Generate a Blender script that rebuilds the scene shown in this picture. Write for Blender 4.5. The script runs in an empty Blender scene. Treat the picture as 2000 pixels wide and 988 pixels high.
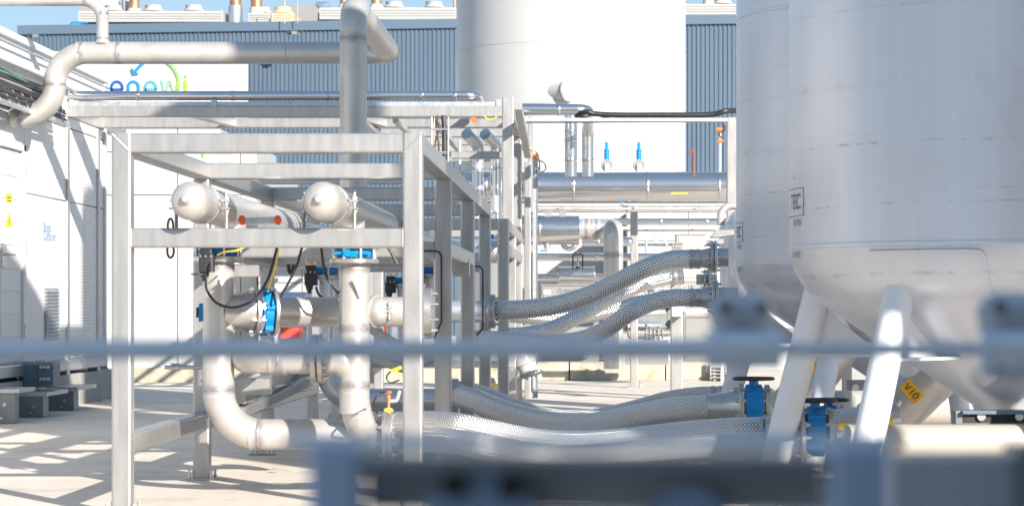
import bpy, bmesh, math, random
from mathutils import Vector, Matrix
random.seed(7)
sc = bpy.context.scene
C = sc.collection
R = math.radians
# ---------------------------------------------------------------- camera, sky, sun, exposure
F, VX, VY, H = 4600.0, 1151.0, 600.0, 1.05
cd = bpy.data.cameras.new('camera'); cam = bpy.data.objects.new('camera', cd); C.objects.link(cam); sc.camera = cam
cam.location = (0, 0, H); cam.rotation_euler = (R(90), 0, 0)
cd.sensor_width = 36; cd.lens = F / 2000 * 36
cd.shift_x = (1000 - VX) / 2000; cd.shift_y = (VY - 494) / 2000
cd.clip_start = 0.05; cd.clip_end = 3000
cd.dof.use_dof = True; cd.dof.focus_distance = 19.0; cd.dof.aperture_fstop = 6.4
SUN_AZ, SUN_EL = 33.0, 22.5            # azimuth: degrees to the right of straight behind the camera
w = bpy.data.worlds.new('World'); sc.world = w; w.use_nodes = True
nt = w.node_tree; bg = nt.nodes['Background']; sky = nt.nodes.new('ShaderNodeTexSky')
sky.sky_type = 'NISHITA'; sky.sun_disc = False
sdir = Vector((math.sin(R(SUN_AZ)) * math.cos(R(SUN_EL)), -math.cos(R(SUN_AZ)) * math.cos(R(SUN_EL)), math.sin(R(SUN_EL))))
sky.sun_elevation = R(SUN_EL); sky.sun_rotation = math.atan2(sdir.x, sdir.y)
sky.air_density = 1.0; sky.dust_density = 0.0; sky.ozone_density = 14.0
gm = nt.nodes.new('ShaderNodeGamma'); gm.inputs[1].default_value = 0.40      # soft spring sky: less contrast between zenith and horizon
nt.links.new(sky.outputs[0], gm.inputs[0]); nt.links.new(gm.outputs[0], bg.inputs[0]); bg.inputs[1].default_value = 0.145
sl = bpy.data.lights.new('sun', 'SUN'); so = bpy.data.objects.new('sun', sl); C.objects.link(so)
sl.energy = 3.6; sl.angle = R(0.5); sl.color = (1.0, 0.93, 0.84)
so.rotation_euler = sdir.to_track_quat('Z', 'Y').to_euler(); so.location = sdir * 60
sc.view_settings.view_transform = 'Standard'; sc.view_settings.look = 'None'
sc.view_settings.exposure = 1.5; sc.view_settings.gamma = 1.0; sc.view_settings.use_curve_mapping = False

# ---------------------------------------------------------------- helpers
def P(px, py, Y): return Vector(((px - VX) / F * Y, Y, H + (VY - py) / F * Y))
def XX(px, Y): return (px - VX) / F * Y
def ZZ(py, Y): return H + (VY - py) / F * Y
def V(*a): return Vector(a)

class MB:
    def __init__(s): s.v = []; s.f = []; s.uv = []; s.flat = False
    def add(s, vs, fs, uvs=None):
        n = len(s.v); s.v += [tuple(x) for x in vs]
        for i, f in enumerate(fs):
            s.f.append([n + k for k in f]); s.uv.append(uvs[i] if uvs else [(0, 0)] * len(f))
        return s
    def box(s, x0, x1, y0, y1, z0, z1):
        return s.add([(x0,y0,z0),(x1,y0,z0),(x1,y1,z0),(x0,y1,z0),(x0,y0,z1),(x1,y0,z1),(x1,y1,z1),(x0,y1,z1)],
                     [(0,3,2,1),(4,5,6,7),(0,1,5,4),(1,2,6,5),(2,3,7,6),(3,0,4,7)])
    def beam(s, a, b, w, h=None, up=None, c=0.012):
        s.flat = True; a = Vector(a); b = Vector(b); h = h or w; d = (b - a).normalized()
        up = Vector(up) if up else (V(0,0,1) if abs(d.z) < .9 else V(0,1,0))
        r = d.cross(up).normalized(); u = r.cross(d).normalized(); w2, h2 = w/2, h/2
        c = min(c, w2*.3, h2*.3)
        if c > 0:
            k = c * .29
            pr = [(-w2+c,-h2),(w2-c,-h2),(w2-k,-h2+k),(w2,-h2+c),(w2,h2-c),(w2-k,h2-k),(w2-c,h2),(-w2+c,h2),(-w2+k,h2-k),(-w2,h2-c),(-w2,-h2+c),(-w2+k,-h2+k)]
        else: pr = [(-w2,-h2),(w2,-h2),(w2,h2),(-w2,h2)]
        n = len(pr)
        return s.add([a + r*x + u*y for x, y in pr] + [b + r*x + u*y for x, y in pr],
                     [(i,(i+1)%n,n+(i+1)%n,n+i) for i in range(n)] + [tuple(range(n))[::-1], tuple(range(n,2*n))])
    def tube(s, pts, r, seg=24, cap=True):
        pts = [Vector(p) for p in pts]; n = len(pts)
        rs = r if isinstance(r, (list, tuple)) else [r]*n
        t = []
        for i in range(n):
            d = pts[min(i+1,n-1)] - pts[max(i-1,0)]
            t.append(d.normalized() if d.length > 1e-9 else (t[-1] if t else V(0,0,1)))
        u = t[0].orthogonal().normalized(); 
        ref = V(0,0,1) if abs(t[0].z) < .95 else V(0,1,0)
        u = (ref - t[0]*ref.dot(t[0])).normalized()
        vs = []; L = 0; Ls = []
        circ = max(1e-6, 2*math.pi*rs[0])
        for i in range(n):
            if i:
                u = (u - t[i]*u.dot(t[i])); u = u.normalized() if u.length > 1e-6 else t[i].orthogonal().normalized()
                L += (pts[i]-pts[i-1]).length
            Ls.append(L/circ); w_ = t[i].cross(u)
            for k in range(seg):
                a = 2*math.pi*k/seg; vs.append(pts[i] + (u*math.cos(a) + w_*math.sin(a))*rs[i])
        fs = []; uvs = []
        for i in range(n-1):
            for k in range(seg):
                k2 = (k+1) % seg
                fs.append((i*seg+k, i*seg+k2, (i+1)*seg+k2, (i+1)*seg+k))
                uvs.append([(k/seg,Ls[i]),((k+1)/seg,Ls[i]),((k+1)/seg,Ls[i+1]),(k/seg,Ls[i+1])])
        if cap:
            fs += [tuple(range(seg))[::-1], tuple(range((n-1)*seg, n*seg))]; uvs += [[(0,0)]*seg]*2
        return s.add(vs, fs, uvs)
    def lathe(s, o, axis, prof, seg=32, cap=True):
        o = Vector(o); ax = Vector(axis).normalized()
        ref = V(0,0,1) if abs(ax.z) < .95 else V(0,-1,0)
        u = (ref - ax*ref.dot(ax)).normalized(); w_ = ax.cross(u); n = len(prof); vs = []
        for (tt, rr) in prof:
            for k in range(seg):
                a = 2*math.pi*k/seg; vs.append(o + ax*tt + (u*math.cos(a)+w_*math.sin(a))*max(rr, 1e-4))
        fs = []; uvs = []
        for i in range(n-1):
            for k in range(seg):
                k2 = (k+1)%seg; fs.append((i*seg+k,i*seg+k2,(i+1)*seg+k2,(i+1)*seg+k))
                uvs.append([(k/seg,prof[i][0]),((k+1)/seg,prof[i][0]),((k+1)/seg,prof[i+1][0]),(k/seg,prof[i+1][0])])
        if cap: fs += [tuple(range(seg))[::-1], tuple(range((n-1)*seg,n*seg))]; uvs += [[(0,0)]*seg]*2
        return s.add(vs, fs, uvs)
    def poly(s, pts, d):
        n = len(pts); d = Vector(d); a = [Vector(p) for p in pts]
        return s.add(a + [p + d for p in a], [tuple(range(n))[::-1], tuple(range(n,2*n))] + [(i,(i+1)%n,n+(i+1)%n,n+i) for i in range(n)])

ORG = {}
def obj(name, mb, mat, parent=None, loc=None, ang=35):
    org = ORG[parent.name] if parent else Vector(loc) if loc is not None else V(0,0,0)
    me = bpy.data.meshes.new(name)
    me.from_pydata([(x-org.x, y-org.y, z-org.z) for x,y,z in mb.v], [], mb.f)
    uvl = me.uv_layers.new(name='UVMap'); flat = [c for f in mb.uv for q in f for c in q]
    uvl.data.foreach_set('uv', flat)
    bm = bmesh.new(); bm.from_mesh(me); bmesh.ops.recalc_face_normals(bm, faces=bm.faces); bm.to_mesh(me); bm.free()
    me.polygons.foreach_set('use_smooth', [True]*len(me.polygons)); me.set_sharp_from_angle(angle=R(19 if mb.flat and ang == 35 else ang))
    me.materials.append(mat)
    o = bpy.data.objects.new(name, me); C.objects.link(o)
    if parent: o.parent = parent
    else: o.location = org
    ORG[o.name] = org
    return o
def thing(name, label, cat, loc, group=None):
    o = bpy.data.objects.new(name, None); C.objects.link(o); o.location = Vector(loc); ORG[o.name] = Vector(loc)
    o.empty_display_size = .1
    return tag(o, label, cat, group)
def tag(o, label=None, cat=None, group=None, kind=None):
    if label: o['label'] = label
    if cat: o['category'] = cat
    if group: o['group'] = group
    if kind: o['kind'] = kind
    return o
def copy_tree(o, delta=None, label=None, parent=None):
    c = o.copy(); C.objects.link(c); ORG[c.name] = ORG[o.name] + (delta or V(0,0,0))
    if parent: c.parent = parent
    elif delta: c.location = o.location + delta
    if label: c['label'] = label
    for ch in list(o.children): copy_tree(ch, delta, None, c)
    return c
def fillet(pts, rad, n=10):
    pts = [Vector(p) for p in pts]; out = [pts[0]]
    rads = rad if isinstance(rad, (list,tuple)) else [rad]*len(pts)
    for i in range(1, len(pts)-1):
        a, b, c = pts[i-1], pts[i], pts[i+1]; d1 = (a-b).normalized(); d2 = (c-b).normalized()
        th = d1.angle(d2)
        if th > R(176): out.append(b); continue
        tl = rads[i]/math.tan(th/2); p1 = b+d1*tl; p2 = b+d2*tl
        cen = b + (d1+d2).normalized()*(rads[i]/math.sin(th/2)); v1 = p1-cen; v2 = p2-cen
        om = v1.angle(v2)
        for k in range(n+1):
            f = k/n; out.append(cen + (v1*math.sin((1-f)*om)+v2*math.sin(f*om))/math.sin(om))
    out.append(pts[-1]); return out
def spline(pts, n=10):
    pts = [Vector(p) for p in pts]; q = [pts[0]*2-pts[1]] + pts + [pts[-1]*2-pts[-2]]; out = []
    for i in range(1, len(q)-2):
        p0,p1,p2,p3 = q[i-1:i+3]
        for k in range(n):
            t = k/n; out.append(.5*((2*p1)+(p2-p0)*t+(2*p0-5*p1+4*p2-p3)*t*t+(3*p1-p0-3*p2+p3)*t**3))
    out.append(pts[-1]); return out

# ---------------------------------------------------------------- materials
def mat(name, col, metal=0, rough=.5, var=0, vscale=4, bump=0, bscale=60, streak=None, dirt=None, dirt_amt=0, spec=.5, coat=0, dscale=1.5):
    m = bpy.data.materials.new(name); m.use_nodes = True; t = m.node_tree; N = t.nodes; L = t.links; b = N['Principled BSDF']
    b.inputs['Metallic'].default_value = metal; b.inputs['Roughness'].default_value = rough
    b.inputs['Specular IOR Level'].default_value = spec; b.inputs['Coat Weight'].default_value = coat
    b.inputs['Base Color'].default_value = (*col, 1)
    tc = N.new('ShaderNodeTexCoord'); mp = N.new('ShaderNodeMapping'); L.new(tc.outputs['Object'], mp.inputs[0])
    if streak: mp.inputs['Scale'].default_value = streak
    cur = None
    if var:
        nz = N.new('ShaderNodeTexNoise'); nz.inputs['Scale'].default_value = vscale; nz.inputs['Detail'].default_value = 6; nz.inputs['Roughness'].default_value = .6
        L.new(mp.outputs[0], nz.inputs[0])
        rp = N.new('ShaderNodeValToRGB'); rp.color_ramp.elements[0].position = .3; rp.color_ramp.elements[1].position = .7
        rp.color_ramp.elements[0].color = (*[c*(1-var) for c in col], 1); rp.color_ramp.elements[1].color = (*[min(1, c*(1+var)) for c in col], 1)
        L.new(nz.outputs[0], rp.inputs[0]); cur = rp.outputs[0]
        mr = N.new('ShaderNodeMapRange'); mr.inputs['To Min'].default_value = max(.02, rough*(1-var)); mr.inputs['To Max'].default_value = min(1, rough*(1+1.2*var))
        L.new(nz.outputs[0], mr.inputs[0]); L.new(mr.outputs[0], b.inputs['Roughness'])
    if dirt:
        n2 = N.new('ShaderNodeTexNoise'); n2.inputs['Scale'].default_value = dscale; n2.inputs['Detail'].default_value = 9; n2.inputs['Roughness'].default_value = .72
        L.new(tc.outputs['Object'], n2.inputs[0])
        r2 = N.new('ShaderNodeValToRGB'); r2.color_ramp.elements[0].position = .52; r2.color_ramp.elements[1].position = .72
        r2.color_ramp.elements[0].color = (0,0,0,1); r2.color_ramp.elements[1].color = (dirt_amt,)*3 + (1,)
        L.new(n2.outputs[0], r2.inputs[0])
        mx = N.new('ShaderNodeMix'); mx.data_type = 'RGBA'; L.new(r2.outputs[0], mx.inputs[0])
        if cur: L.new(cur, mx.inputs[6])
        else: mx.inputs[6].default_value = (*col, 1)
        mx.inputs[7].default_value = (*dirt, 1); cur = mx.outputs[2]
    if cur: L.new(cur, b.inputs['Base Color'])
    if bump:
        n3 = N.new('ShaderNodeTexNoise'); n3.inputs['Scale'].default_value = bscale; n3.inputs['Detail'].default_value = 4
        L.new(mp.outputs[0], n3.inputs[0]); bp = N.new('ShaderNodeBump'); bp.inputs['Strength'].default_value = bump; bp.inputs['Distance'].default_value = .01
        L.new(n3.outputs[0], bp.inputs['Height']); L.new(bp.outputs[0], b.inputs['Normal'])
    return m
M = {}
M['frame'] = mat('brushed stainless', (.43,.42,.41), .72, .36, .12, 3, .04, 90, streak=(6,6,1), dirt=(.42,.38,.33), dirt_amt=.25, dscale=2.2)
M['pipe'] = mat('pickled stainless pipe', (.53,.505,.48), .5, .37, .09, 5, .05, 70, dirt=(.36,.31,.25), dirt_amt=.35, dscale=3)
M['pipe_blue'] = mat('smooth stainless pipe', (.60,.62,.68), .75, .3, .06, 5, .03, 50, dirt=(.45,.44,.42), dirt_amt=.25)  # the blue cast of steel in shade is put into this colour
M['weld'] = mat('weld bead', (.36,.32,.28), .6, .4, .35, 25, .3, 120)
M['clad'] = mat('aluminium cladding', (.62,.62,.63), .97, .2, .03, 3, .012, 9)
M['galv'] = mat('galvanised steel', (.46,.49,.52), .75, .4, .16, 30, .05, 60)
M['flange'] = mat('machined flange steel', (.50,.48,.455), .8, .32, .12, 14, .05, 80)
M['bolt'] = mat('zinc bolts', (.55,.54,.52), .85, .35, .2, 20)
M['white'] = mat('white panel coating', (.66,.665,.67), 0, .38, .02, 1.2, dirt=(.5,.5,.48), dirt_amt=.18, dscale=.8)
M['tankwhite'] = mat('white tank coating', (.44,.44,.44), 0, .3, .03, 1)
M['unitwhite'] = mat('off white unit casing', (.37,.37,.36), 0, .45, .05, 2, dirt=(.27,.26,.24), dirt_amt=.3)
M['cream'] = mat('cream coated pipe', (.40,.375,.34), .1, .4, .04, 3, dirt=(.34,.29,.22), dirt_amt=.2)
M['tank'] = None
M['blueclad'] = mat('slate blue cladding', (.085,.125,.175), .1, .4, .06, .6, streak=(1,1,.2))
M['blue'] = mat('blue valve paint', (.0,.20,.52), 0, .3, .1, 14, .1, 60)
M['black'] = mat('black plastic', (.02,.02,.022), 0, .45, .3, 20)
M['rubber'] = mat('black rubber cable', (.025,.025,.028), 0, .5, .2, 30)
M['orange'] = mat('orange plastic cap', (.85,.14,.02), 0, .5, .1, 10)
M['yellow'] = mat('yellow plastic', (.85,.60,.02), 0, .5, .08, 12)
M['label'] = mat('orange label film', (.90,.46,.02), 0, .45, .04, 12)
M['red'] = mat('red paint', (.65,.06,.04), 0, .5, .1, 10)
M['green'] = mat('green lamp glass', (.02,.45,.12), 0, .3)
M['copper'] = mat('weathered copper flue', (.52,.27,.15), .7, .4, .25, 2)
M['cabinet'] = mat('grey cabinet paint', (.235,.235,.23), .1, .45, .05, 3, dirt=(.18,.16,.13), dirt_amt=.2)
M['greysteel'] = mat('dull grey steel', (.22,.24,.26), .5, .45, .15, 8, .05, 50)
M['bluebox'] = mat('blue grey painted box', (.10,.15,.20), .2, .45, .1, 10)
M['dark'] = mat('dark recess', (.03,.03,.032), .2, .6, .2, 10)
M['fore'] = mat('weathered galvanised rail', (.70,.74,.80), .3, .45, .12, 12)
M['foreblue'] = mat('blue grey galvanised post', (.36,.46,.62), .35, .4, .12, 8)  # blue of the reflected sky is painted into the post colour
M['bluebox2'] = mat('blue grey plate', (.26,.36,.52), .3, .45, .1, 10)  # plate colour also holds the sky's blue reflection
M['coupler'] = mat('cast coupler metal', (.50,.53,.57), .3, .5, .25, 30)
M['channel'] = mat('dull channel steel', (.30,.31,.33), .3, .5, .2, 20)
M['leg'] = mat('grey white leg paint', (.66,.68,.71), .05, .5, .06, 3, dirt=(.5,.48,.45), dirt_amt=.3)
M['forepanel'] = mat('grey painted panel', (.40,.42,.45), .2, .5, .08, 8)
M['hosecorr'] = mat('black corrugated hose', (.022,.022,.025), 0, .4, .2, 20)
M['rust'] = mat('rusty red tube', (.26,.07,.04), .2, .6, .3, 20)
M['tan'] = mat('tan fan housing', (.62,.45,.30), .1, .5, .1, 3)
M['ink'] = mat('dark blue ink', (.08,.10,.16), 0, .5)
M['inkblue'] = mat('pale blue ink', (.20,.36,.58), 0, .5)
M['gauge'] = mat('clear gauge glass', (.75,.77,.78), .3, .1)
for i, c in enumerate([(.0,.035,.22),(.0,.06,.28),(.0,.16,.36),(.05,.25,.36),(.14,.34,.26),(.16,.36,.10),(.24,.38,.03)]):
    M['logo%d' % i] = mat('logo film %d' % i, c, 0, .45)

def tint():
    m = mat('heat tint beside a weld', (.46,.44,.42), .35, .38, .05, 5); t = m.node_tree; N = t.nodes; L = t.links; b = N['Principled BSDF']
    src = b.inputs['Base Color'].links[0].from_socket; uv = N.new('ShaderNodeUVMap'); sp = N.new('ShaderNodeSeparateXYZ'); L.new(uv.outputs[0], sp.inputs[0])
    n = N.new('ShaderNodeTexNoise'); n.inputs['Scale'].default_value = 14; tc = [x for x in N if x.type == 'TEX_COORD'][0]; L.new(tc.outputs['Object'], n.inputs[0])
    a = N.new('ShaderNodeMath'); a.operation = 'SUBTRACT'; L.new(sp.outputs[1], a.inputs[0]); a.inputs[1].default_value = .05
    ab = N.new('ShaderNodeMath'); ab.operation = 'ABSOLUTE'; L.new(a.outputs[0], ab.inputs[0])
    sc_ = N.new('ShaderNodeMath'); sc_.operation = 'MULTIPLY_ADD'; L.new(n.outputs[0], sc_.inputs[0]); sc_.inputs[1].default_value = .05; L.new(ab.outputs[0], sc_.inputs[2])
    rp = N.new('ShaderNodeValToRGB'); e = rp.color_ramp.elements; e[0].position = .022; e[0].color = (.30,.20,.12,1); e[1].position = .06; e[1].color = (.46,.44,.42,1)
    x = e.new(.034); x.color = (.27,.27,.33,1); x = e.new(.028); x.color = (.36,.27,.18,1)
    L.new(sc_.outputs[0], rp.inputs[0])
    mx = N.new('ShaderNodeMix'); mx.data_type = 'RGBA'; mx.blend_type = 'MULTIPLY'; mx.inputs[0].default_value = 0; L.new(rp.outputs[0], b.inputs['Base Color']); return m
M['tint'] = tint()
def concrete():
    m = mat('poured concrete', (.65,.58,.50), 0, .72, .10, .9, .3, 30, dirt=(.36,.32,.28), dirt_amt=.7, dscale=1.3)
    t = m.node_tree; N = t.nodes; L = t.links; b = N['Principled BSDF']
    src = b.inputs['Base Color'].links[0].from_socket
    n = N.new('ShaderNodeTexNoise'); n.inputs['Scale'].default_value = 6; n.inputs['Detail'].default_value = 12; n.inputs['Roughness'].default_value = .8
    tc = [x for x in N if x.type == 'TEX_COORD'][0]; L.new(tc.outputs['Object'], n.inputs[0])
    mr = N.new('ShaderNodeMapRange'); mr.inputs['From Min'].default_value = .3; mr.inputs['From Max'].default_value = .7; mr.inputs['To Min'].default_value = .86; mr.inputs['To Max'].default_value = 1.08
    L.new(n.outputs[0], mr.inputs[0]); mx = N.new('ShaderNodeMix'); mx.data_type = 'RGBA'; mx.blend_type = 'MULTIPLY'; mx.inputs[0].default_value = 1
    L.new(src, mx.inputs[6]); L.new(mr.outputs[0], mx.inputs[7]); L.new(mx.outputs[2], b.inputs['Base Color'])
    return m
M['concrete'] = concrete()
M['plinth'] = mat('weathered concrete', (.37,.345,.28), 0, .85, .2, 3, .4, 20, dirt=(.20,.17,.03), dirt_amt=.85, dscale=4.5)
M['greyconc'] = mat('grey concrete plinth', (.34,.33,.31), 0, .85, .15, 3, .4, 20)

def tankmat():
    m = mat('grey tank coating', (.62,.635,.68), .38, .33, .04, 2.2, .03, 4, streak=(5,5,.12), dirt=(.42,.40,.38), dirt_amt=.22, dscale=1.1)
    t = m.node_tree; N = t.nodes; L = t.links; b = N['Principled BSDF']; src = b.inputs['Base Color'].links[0].from_socket
    tc = [x for x in N if x.type == 'TEX_COORD'][0]
    # scuff bands running round the shell, broken up along their length
    sp = N.new('ShaderNodeSeparateXYZ'); L.new(tc.outputs['Object'], sp.inputs[0])
    nz = N.new('ShaderNodeTexNoise'); nz.inputs['Scale'].default_value = .9; L.new(tc.outputs['Object'], nz.inputs[0])
    tot = None
    for (z0, wd, amt) in ((1.52, .006, .8), (1.58, .004, .5), (1.80, .008, .9), (1.845, .004, .5), (2.08, .03, .28), (1.20, .014, .5), (2.42,.01,.35), (2.62,.006,.3)):
        a = N.new('ShaderNodeMath'); a.operation = 'MULTIPLY_ADD'; a.inputs[1].default_value = .05; L.new(nz.outputs[0], a.inputs[0]); a.inputs[2].default_value = -z0 - .025
        d = N.new('ShaderNodeMath'); d.operation = 'ADD'; L.new(sp.outputs[2], d.inputs[0]); L.new(a.outputs[0], d.inputs[1])
        ab = N.new('ShaderNodeMath'); ab.operation = 'ABSOLUTE'; L.new(d.outputs[0], ab.inputs[0])
        mr = N.new('ShaderNodeMapRange'); mr.inputs['From Min'].default_value = wd; mr.inputs['From Max'].default_value = 0; mr.inputs['To Min'].default_value = 0; mr.inputs['To Max'].default_value = amt
        L.new(ab.outputs[0], mr.inputs[0])
        if tot is None: tot = mr.outputs[0]
        else:
            ad = N.new('ShaderNodeMath'); ad.operation = 'ADD'; L.new(tot, ad.inputs[0]); L.new(mr.outputs[0], ad.inputs[1]); tot = ad.outputs[0]
    br = N.new('ShaderNodeTexNoise'); br.inputs['Scale'].default_value = 7; br.inputs['Detail'].default_value = 8; br.inputs['Roughness'].default_value = .8; L.new(tc.outputs['Object'], br.inputs[0])
    r = N.new('ShaderNodeMapRange'); r.inputs['From Min'].default_value = .47; r.inputs['From Max'].default_value = .66; L.new(br.outputs[0], r.inputs[0])
    mu = N.new('ShaderNodeMath'); mu.operation = 'MULTIPLY'; mu.use_clamp = True; L.new(tot, mu.inputs[0]); L.new(r.outputs[0], mu.inputs[1])
    mx = N.new('ShaderNodeMix'); mx.data_type = 'RGBA'; L.new(mu.outputs[0], mx.inputs[0]); L.new(src, mx.inputs[6]); mx.inputs[7].default_value = (.16,.14,.12,1)
    L.new(mx.outputs[2], b.inputs['Base Color']); return m
M['tank'] = tankmat()

def braid(n=16):
    m = bpy.data.materials.new('braided stainless wire'); m.use_nodes = True; t = m.node_tree; N = t.nodes; L = t.links; b = N['Principled BSDF']
    b.inputs['Metallic'].default_value = .95; b.inputs['Roughness'].default_value = .30
    uv = N.new('ShaderNodeUVMap'); sp = N.new('ShaderNodeSeparateXYZ'); L.new(uv.outputs[0], sp.inputs[0])
    def mth(op, a, bb=None, c=None):
        x = N.new('ShaderNodeMath'); x.operation = op
        for i, q in enumerate((a, bb, c)):
            if q is None: continue
            if isinstance(q, (int, float)): x.inputs[i].default_value = q
            else: L.new(q, x.inputs[i])
        return x.outputs[0]
    u = mth('MULTIPLY', sp.outputs[0], n); v = mth('MULTIPLY', sp.outputs[1], n*1.35)
    p = mth('ADD', u, v); q = mth('SUBTRACT', u, v)
    fp = mth('FRACT', p); fq = mth('FRACT', q)
    ck = mth('MODULO', mth('ABSOLUTE', mth('ADD', mth('FLOOR', p), mth('FLOOR', q))), 2)
    hp = mth('SINE', mth('MULTIPLY', fp, math.pi)); hq = mth('SINE', mth('MULTIPLY', fq, math.pi))
    # the strand on top arches along its length and across it
    h1 = mth('MULTIPLY', hp, mth('ADD', mth('MULTIPLY', hq, .5), .5)); h2 = mth('MULTIPLY', hq, mth('ADD', mth('MULTIPLY', hp, .5), .5))
    h = mth('ADD', mth('MULTIPLY', h1, ck), mth('MULTIPLY', h2, mth('SUBTRACT', 1, ck)))
    bp = N.new('ShaderNodeBump'); bp.inputs['Strength'].default_value = 1.0; bp.inputs['Distance'].default_value = .006; L.new(h, bp.inputs['Height']); L.new(bp.outputs[0], b.inputs['Normal'])
    rp = N.new('ShaderNodeValToRGB'); rp.color_ramp.elements[0].position = .16; rp.color_ramp.elements[0].color = (.06,.06,.065,1)
    rp.color_ramp.elements[1].position = .5; rp.color_ramp.elements[1].color = (.92,.91,.90,1); L.new(h, rp.inputs[0]); L.new(rp.outputs[0], b.inputs['Base Color'])
    return m
M['braid'] = braid(15); M['braid_near'] = braid(22)

# ---------------------------------------------------------------- fittings
def bolts(o, ax, rc, n, r=.011, ln=.02, parent=None, t=0, both=False, name='bolts'):
    o = Vector(o); ax = Vector(ax).normalized(); ref = V(0,0,1) if abs(ax.z) < .95 else V(0,-1,0)
    u = (ref-ax*ref.dot(ax)).normalized(); w_ = ax.cross(u); mb = MB()
    for k in range(n):
        a = 2*math.pi*(k+.5)/n; p = o + (u*math.cos(a)+w_*math.sin(a))*rc
        mb.lathe(p+ax*t, ax, [(0,r),(ln,r),(ln,r*.6),(ln+.012,r*.55)], 6)
        if both: mb.lathe(p+ax*t, -ax, [(0,r),(ln,r),(ln,r*.6),(ln+.012,r*.55)], 6)
    x = obj(name, mb, M['bolt'], parent); x['kind'] = 'stuff'; return x
def flange(o, ax, ri, ro, th, parent, nb=8, mt=None, bolt=True):
    o = Vector(o); ax = Vector(ax).normalized()
    f = obj('flange', MB().lathe(o-ax*th/2, ax, [(0,ri*.95),(0,ro-.004),(.004,ro),(th-.004,ro),(th,ro-.004),(th,ri*.95)], 40), mt or M['flange'], parent)
    if bolt: bolts(o, ax, (ri+ro)/2*1.03, nb, r=(ro-ri)*.2, ln=th/2+.016, parent=f, both=True)
    return f
def weld(o, ax, r, parent, tint=True):
    if tint and r > .04: obj('heat_band', MB().lathe(Vector(o)-Vector(ax).normalized()*.05, ax, [(0,r+.0003),(.02,r+.0008),(.05,r+.001),(.08,r+.0008),(.1,r+.0003)], 40, cap=False), M['tint'], parent)
    return obj('weld_seam', MB().lathe(Vector(o)-Vector(ax).normalized()*.012, ax, [(0,r*.998),(.006,r+.0012),(.009,r+.0035),(.015,r+.0035),(.018,r+.0012),(.024,r*.998)], 36, cap=False), M['weld'], parent)
def collar(o, ax, r, wd, parent, name='joint_band', mt=None, e=.004):
    ax = Vector(ax).normalized()
    return obj(name, MB().lathe(Vector(o)-ax*wd/2, ax, [(0,r*.99),(0,r+e),(wd*.3,r+e*1.6),(wd*.4,r+e*.4),(wd*.6,r+e*.4),(wd*.7,r+e*1.6),(wd,r+e),(wd,r*.99)], 40, cap=False), mt or M['clad'], parent)
def saddle(x, y, z, sz, parent=None): pass
def post(mb, x0, x1, Y, z0, z1): 
    w_ = x1-x0; return mb.beam((x0+w_/2, Y+w_/2, z0), (x0+w_/2, Y+w_/2, z1), w_)
def cable(pts, r, label, group=None, mt=None, name='cable', seg=8, cat='cable'):
    p = spline(pts, 8); return tag(obj(name, MB().tube(p, r, seg), mt or M['rubber'], None, p[0]), label, cat, group)
def text(body, size, org, right, up, mt, parent, name='lettering', thick=.001, wrap=None, align='LEFT'):
    cu = bpy.data.curves.new('t', 'FONT'); cu.body = body; cu.size = size; cu.align_x = align; cu.extrude = 0
    to = bpy.data.objects.new('t', cu); C.objects.link(to); dg = bpy.context.evaluated_depsgraph_get(); me = bpy.data.meshes.new_from_object(to.evaluated_get(dg))
    right = Vector(right).normalized(); up = Vector(up).normalized(); n = right.cross(up); mb = MB(); org = Vector(org)
    if wrap:
        cx, cy, rr, a0, sg = wrap; bmm = bmesh.new(); bmm.from_mesh(me)
        vs = [(cx + (rr+thick)*math.sin(a0+v.co.x/rr), cy-(rr+thick)*math.cos(a0+v.co.x/rr), org.z+v.co.y) for v in me.vertices]; bmm.free()
    else: vs = [org + right*v.co.x + up*v.co.y + n*thick for v in me.vertices]
    mb.add(vs, [list(p.vertices) for p in me.polygons])
    bpy.data.objects.remove(to); bpy.data.curves.remove(cu)
    return obj(name, mb, mt, parent)

# ================================================================ SETTING
g = MB(); g.add([(-400,-60,0),(400,-60,0),(400,900,0),(-400,900,0)], [(0,1,2,3)])
tag(obj('ground', g, M['concrete']), kind='structure')
# saw-cut slab joints
# ---- far blue building
YB = 85.0
bl = thing('industrial_building', 'slate blue corrugated industrial hall with white units along its roof', 'building', (-10, YB, 0))
x0, x1 = XX(27, YB+1.5), XX(1700, YB)
def fb(t): return V(x0+(x1-x0)*t, YB+2.2*(1-t), 0)       # facade line, slightly turned
ztop0, ztop1 = ZZ(51.5, YB+2.2), ZZ(26, YB)
L_ = (fb(1)-fb(0)).length; pitch = 8.7/F*YB; nr = int(L_/pitch); per = 6
dirx = (fb(1)-fb(0)).normalized(); nrm = V(dirx.y, -dirx.x, 0)
for s in range(0, nr, per):
    mb = MB(); prof = []
    for k in range(min(per, nr-s)):
        a = (s+k)*pitch
        prof += [(a+.004,0),(a+pitch*.12,.045),(a+pitch*.52,.045),(a+pitch*.62,0)]
    prof.append(((s+min(per,nr-s))*pitch-.012,0))
    vs = []; 
    for (d, e) in prof:
        p = fb(0)+dirx*d+nrm*e; zt = ztop0+(ztop1-ztop0)*d/L_ - .3
        vs += [(p.x,p.y,0),(p.x,p.y,zt)]
    mb.add(vs, [(2*i,2*i+2,2*i+3,2*i+1) for i in range(len(prof)-1)])
    obj('cladding_panel', mb, M['blueclad'], bl, ang=20)
mb = MB(); a, b = fb(0), fb(1); back = V(0, 30, 0); m_ = nrm*.08
mb.add([a+V(0,.1,0), b+V(0,.1,0), b+back, a+back, a+V(0,.1,ztop0-.35), b+V(0,.1,ztop1-.35), b+back+V(0,0,ztop1-.35), a+back+V(0,0,ztop0-.35)],
       [(0,3,2,1),(4,5,6,7),(1,2,6,5),(2,3,7,6),(3,0,4,7)])
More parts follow.
